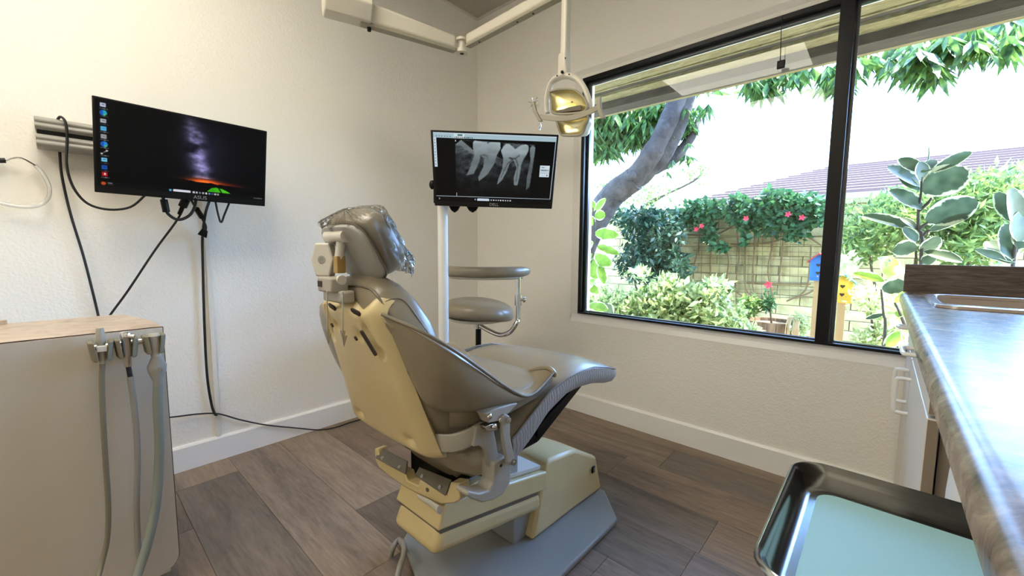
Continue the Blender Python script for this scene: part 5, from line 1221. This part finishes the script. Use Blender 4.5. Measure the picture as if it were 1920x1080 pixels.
# air-water syringe / suction in the middle
c = Q(237, 645, .05); t = thing('suction_handpiece', 'chrome suction handpiece with a black collar and grey hose, middle of the rail', 'handpiece', c)
obj('head', B().lathe([(0, .034), (.010, .034), (.0125, .03), (.0125, .018), (.010, .012), (.009, -.055), (.008, -.062), (0, -.062)], c, 18), 'chrome', t)
obj('trigger', B().cyl(c+Vector((.004, -.008, .022)), c+Vector((.016, -.012, .02)), .006, 10), 'chrome', t)
q0 = c+Vector((0, 0, -.06)); q1 = Q(244, 706, .05)
obj('collar', B().tube([q0, q1], .0058, 10), 'black_rubber', t)
obj('hose', B().tube([q1, Q(250, 750, .05), Q(256, 810, .05), Q(258, 870, .05), Q(256, 950, .05), Q(259, 1020, .05), Q(262, 1060, .055), Q(255, 1100, .07)], .0072, 10, smooth=5), 'hose_grey', t)
# high-volume evacuator
c = Q(290, 640, .05); t = thing('evacuator_handpiece', 'grey high-volume evacuator with a diamond-shaped valve, nearest the cabinet corner', 'handpiece', c)
obj('head', B().lathe([(0, .022), (.010, .022), (.014, .016), (.012, .008), (.0105, -.03), (.011, -.042), (0, -.042)], c, 18), 'grey_paint', t)
v0 = c+Vector((.001, 0, -.042)); rr = []
for g, w_, d_ in ((0, .010, .010), (-.028, .022, .013), (-.045, .020, .013), (-.072, .012, .011), (-.084, .012, .012)): rr.append([v0+Vector((w_*math.cos(a), d_*math.sin(a), g)) for a in np.linspace(0, 2*math.pi, 17)[:-1]])
vl = obj('valve', B().loft(rr), 'hose_grey', t, smooth=40)
obj('valve_button', B().cyl(v0+Vector((.004, -.010, -.036)), v0+Vector((.004, -.018, -.036)), .0048, 12), 'chrome', vl)
obj('hose', B().tube([v0+Vector((.0, 0, -.08)), Q(296, 760, .05), Q(299, 830, .05), Q(297, 890, .05), Q(290, 960, .06), Q(275, 1025, .075), Q(262, 1065, .085), Q(245, 1110, .11)], .0115, 12, smooth=5), 'hose_green', t)

# ------------------------------------------------------------------ counter on the right
KY, KZ = -.065, .88
ct = thing('worktop', 'glossy mottled grey-brown laminate worktop with a bullnose front edge', 'countertop', (.9, -.38, .84))
pr = [(Y0, KZ-.04), (KY+.004, KZ-.04), (KY+.010, KZ-.034)]+[(KY+.010-.020+.020*math.cos(a)-0, KZ-.020+.020*math.sin(a)) for a in np.linspace(0, math.pi/2, 6)]+[(Y0, KZ)]
# worktop with a sink cut-out
SX0, SX1, SY0, SY1 = 1.62, 1.99, -.56, -.135
obj('front_slab', B().prism([(y if y > -.3 else SY1, z) for y, z in pr], 'X', -.25, XW-.026), 'counter_laminate', ct, smooth=40)
obj('slab', B().bb(-.25, SX0, Y0, SY1, KZ-.04, KZ).bb(SX1, XW-.026, Y0, SY1, KZ-.04, KZ).bb(SX0, SX1, Y0, SY0, KZ-.04, KZ), 'counter_laminate', ct, smooth=0)
bs = obj('backsplash', B().bb(XW-.028, XW-.001, Y0, KY+.002, KZ, .985), 'backsplash_wood', smooth=0); tag(bs, 'dark wood-grain backsplash board at the window end of the worktop', 'backsplash')
sk = thing('sink', 'low-rimmed inset sink at the window end of the worktop', 'sink', ((SX0+SX1)/2, (SY0+SY1)/2, KZ-.15))
cx, cy = (SX0+SX1)/2, (SY0+SY1)/2; wx, wy = SX1-SX0, SY1-SY0
rgs = [[(cx+a, cy+b_, z) for a, b_ in rrect(wx+dw, wy+dw, r_, 6)] for dw, r_, z in ((.05, .05, KZ+.0005), (.046, .05, KZ+.008), (.02, .045, KZ+.011), (.004, .04, KZ+.006), (-.01, .04, KZ-.02), (-.05, .05, KZ-.14))]
mk('sink_beige', '#a08f80', .2, spec=.7)
obj('basin', B().loft(rgs, cap=False).add([q for q in rgs[-1]], [tuple(range(len(rgs[-1])))]), 'sink_beige', sk, smooth=50)
# base cabinet
DY = -.09
bc_ = thing('base_cabinet', 'white base cabinet with a drawer and two doors under the worktop', 'cabinet', (1.7, -.4, 0))
obj('carcass', B().bb(1.22, XW-.016, Y0+.002, DY-.024, .09, .70), 'cab_edge', bc_, smooth=0)
obj('drawer_box', B().bb(1.22, XW-.016, DY-.05, DY-.024, .70, .838).bb(1.22, 1.24, Y0+.002, DY-.05, .70, .838), 'cab_edge', bc_, smooth=0)
obj('toe_kick', B().bb(1.24, XW-.016, Y0+.002, DY-.08, 0, .09), 'dark_slot', bc_, smooth=0)
def pull(par, p0, p1, r=.006, out=.034):
    p0, p1 = Vector(p0), Vector(p1); o_ = Vector((0, out, 0)); d = (p1-p0).normalized()*.012
    obj('handle', B().tube([p0, p0+o_*.7, p0+o_+d, p1+o_-d, p1+o_*.7, p1], r, 10, smooth=4), 'trim_white', par)
for nm, xa, xb, za, zb in (('drawer', 1.205, 1.835, .69, .832), ('door', 1.205, 1.835, .10, .683), ('door', 1.852, 2.165, .10, .683), ('drawer', 1.852, 2.165, .69, .832)):
    d = obj(nm, B().bb(xa, xb, DY-.020, DY, za, zb), 'cab_white', bc_, smooth=0, bevel=.002)
    obj('door_edge' if nm == 'door' else 'drawer_edge', B().bb(xa-.0012, xa+.001, DY-.0185, DY-.002, za+.003, zb-.003), 'cab_edge', d, smooth=0)
    if nm == 'drawer': pull(d, (lerp(xa, xb, .42), DY, .765), (lerp(xa, xb, .58), DY, .765))
    else:
        hx_ = xb-.06 if xa < 1.5 else xa+.06; pull(d, (hx_, DY, .52), (hx_, DY, .63))
t = thing('waste_bag', 'white rounded waste bin liner hanging under the worktop edge', 'waste bin', P(1790, 900, Y=-.135))
q0 = P(1800, 850, Y=-.125)
rgs = [[(q0.x+a*k+dx, q0.y-.06+b_*k, z) for a, b_ in rrect(.19, .14, .05, 5)] for z, k, dx in ((.80, .55, .05), (.74, .72, .03), (.66, .92, .0), (.58, 1.0, -.005), (.50, .96, 0), (.46, .85, 0))]
obj('liner', B().loft(rgs), 'paper_white', t, smooth=180, sub=1)
obj('bin', B().loft([[(q0.x+a*k, q0.y-.06+b_*k, z) for a, b_ in rrect(.19, .14, .04, 5)] for z, k in ((0, .75), (.5, .92))]), 'paper_white', t, smooth=40)

# ------------------------------------------------------------------ instrument tray with blue paper on a mobile stand
TZ = .70
tx0, tx1, ty0, ty1 = .462, .782, -.30, .086
tr_ = thing('instrument_tray', 'stainless steel instrument tray with a rolled rim, half under the worktop', 'tray', ((tx0+tx1)/2, (ty0+ty1)/2, TZ-.03))
cx, cy, wx, wy = (tx0+tx1)/2, (ty0+ty1)/2, tx1-tx0, ty1-ty0
rg = lambda dw, z, r_: [(cx+a, cy+b_, z) for a, b_ in rrect(wx+dw, wy+dw, r_, 8)]
obj('pan', B().loft([rg(0, TZ-.004, .045), rg(-.002, TZ, .045), rg(-.008, TZ+.002, .042), rg(-.016, TZ-.001, .038), rg(-.022, TZ-.010, .036), rg(-.040, TZ-.026, .034), rg(-.058, TZ-.028, .03)], cap=False).add(rg(-.058, TZ-.028, .03), [tuple(range(36))]).loft([rg(0, TZ-.004, .045), rg(-.008, TZ-.008, .04), rg(-.030, TZ-.028, .034), rg(-.056, TZ-.032, .03)], cap=False).add(rg(-.056, TZ-.032, .03), [tuple(range(36))]), 'tray_steel', tr_, smooth=60)
pp = obj('tray_paper', B().prism([(cx-.002+a, cy+b_) for a, b_ in rrect(wx-.075, wy-.075, .024, 6)], 'Z', TZ-.0278, TZ-.0268), 'tray_paper', smooth=0, at=(cx, cy, TZ-.0278)); tag(pp, 'pale blue paper sheet lining the steel tray', 'paper')
for v_ in (): pass
sd_ = thing('tray_stand', 'wheeled pedestal holding the instrument tray', 'stand', (cx, cy-.05, 0))
obj('post', B().cyl((cx, cy-.05, .06), (cx, cy-.05, TZ-.04), .018, 16), 'steel', sd_)
obj('tray_support', B().bb(cx-.09, cx+.09, cy-.12, cy+.02, TZ-.042, TZ-.033), 'steel', sd_, bevel=.002)
for k in range(4):
    a = math.pi/4+math.pi/2*k; d = Vector((math.cos(a), math.sin(a), 0)); c = Vector((cx, cy-.05, 0))
    lg = obj('base_leg', B().tube([c+Vector((0, 0, .075)), c+d*.17+Vector((0, 0, .06))], .014, 8), 'steel', sd_)
    q = c+d*.17; obj('caster', B().cyl(q+Vector((-d.y, d.x, 0))*.012+Vector((0, 0, .023)), q-Vector((-d.y, d.x, 0))*.012+Vector((0, 0, .023)), .0225, 14).cyl(q+Vector((0, 0, .023)), q+Vector((0, 0, .06)), .006, 8), 'black_plastic', lg)
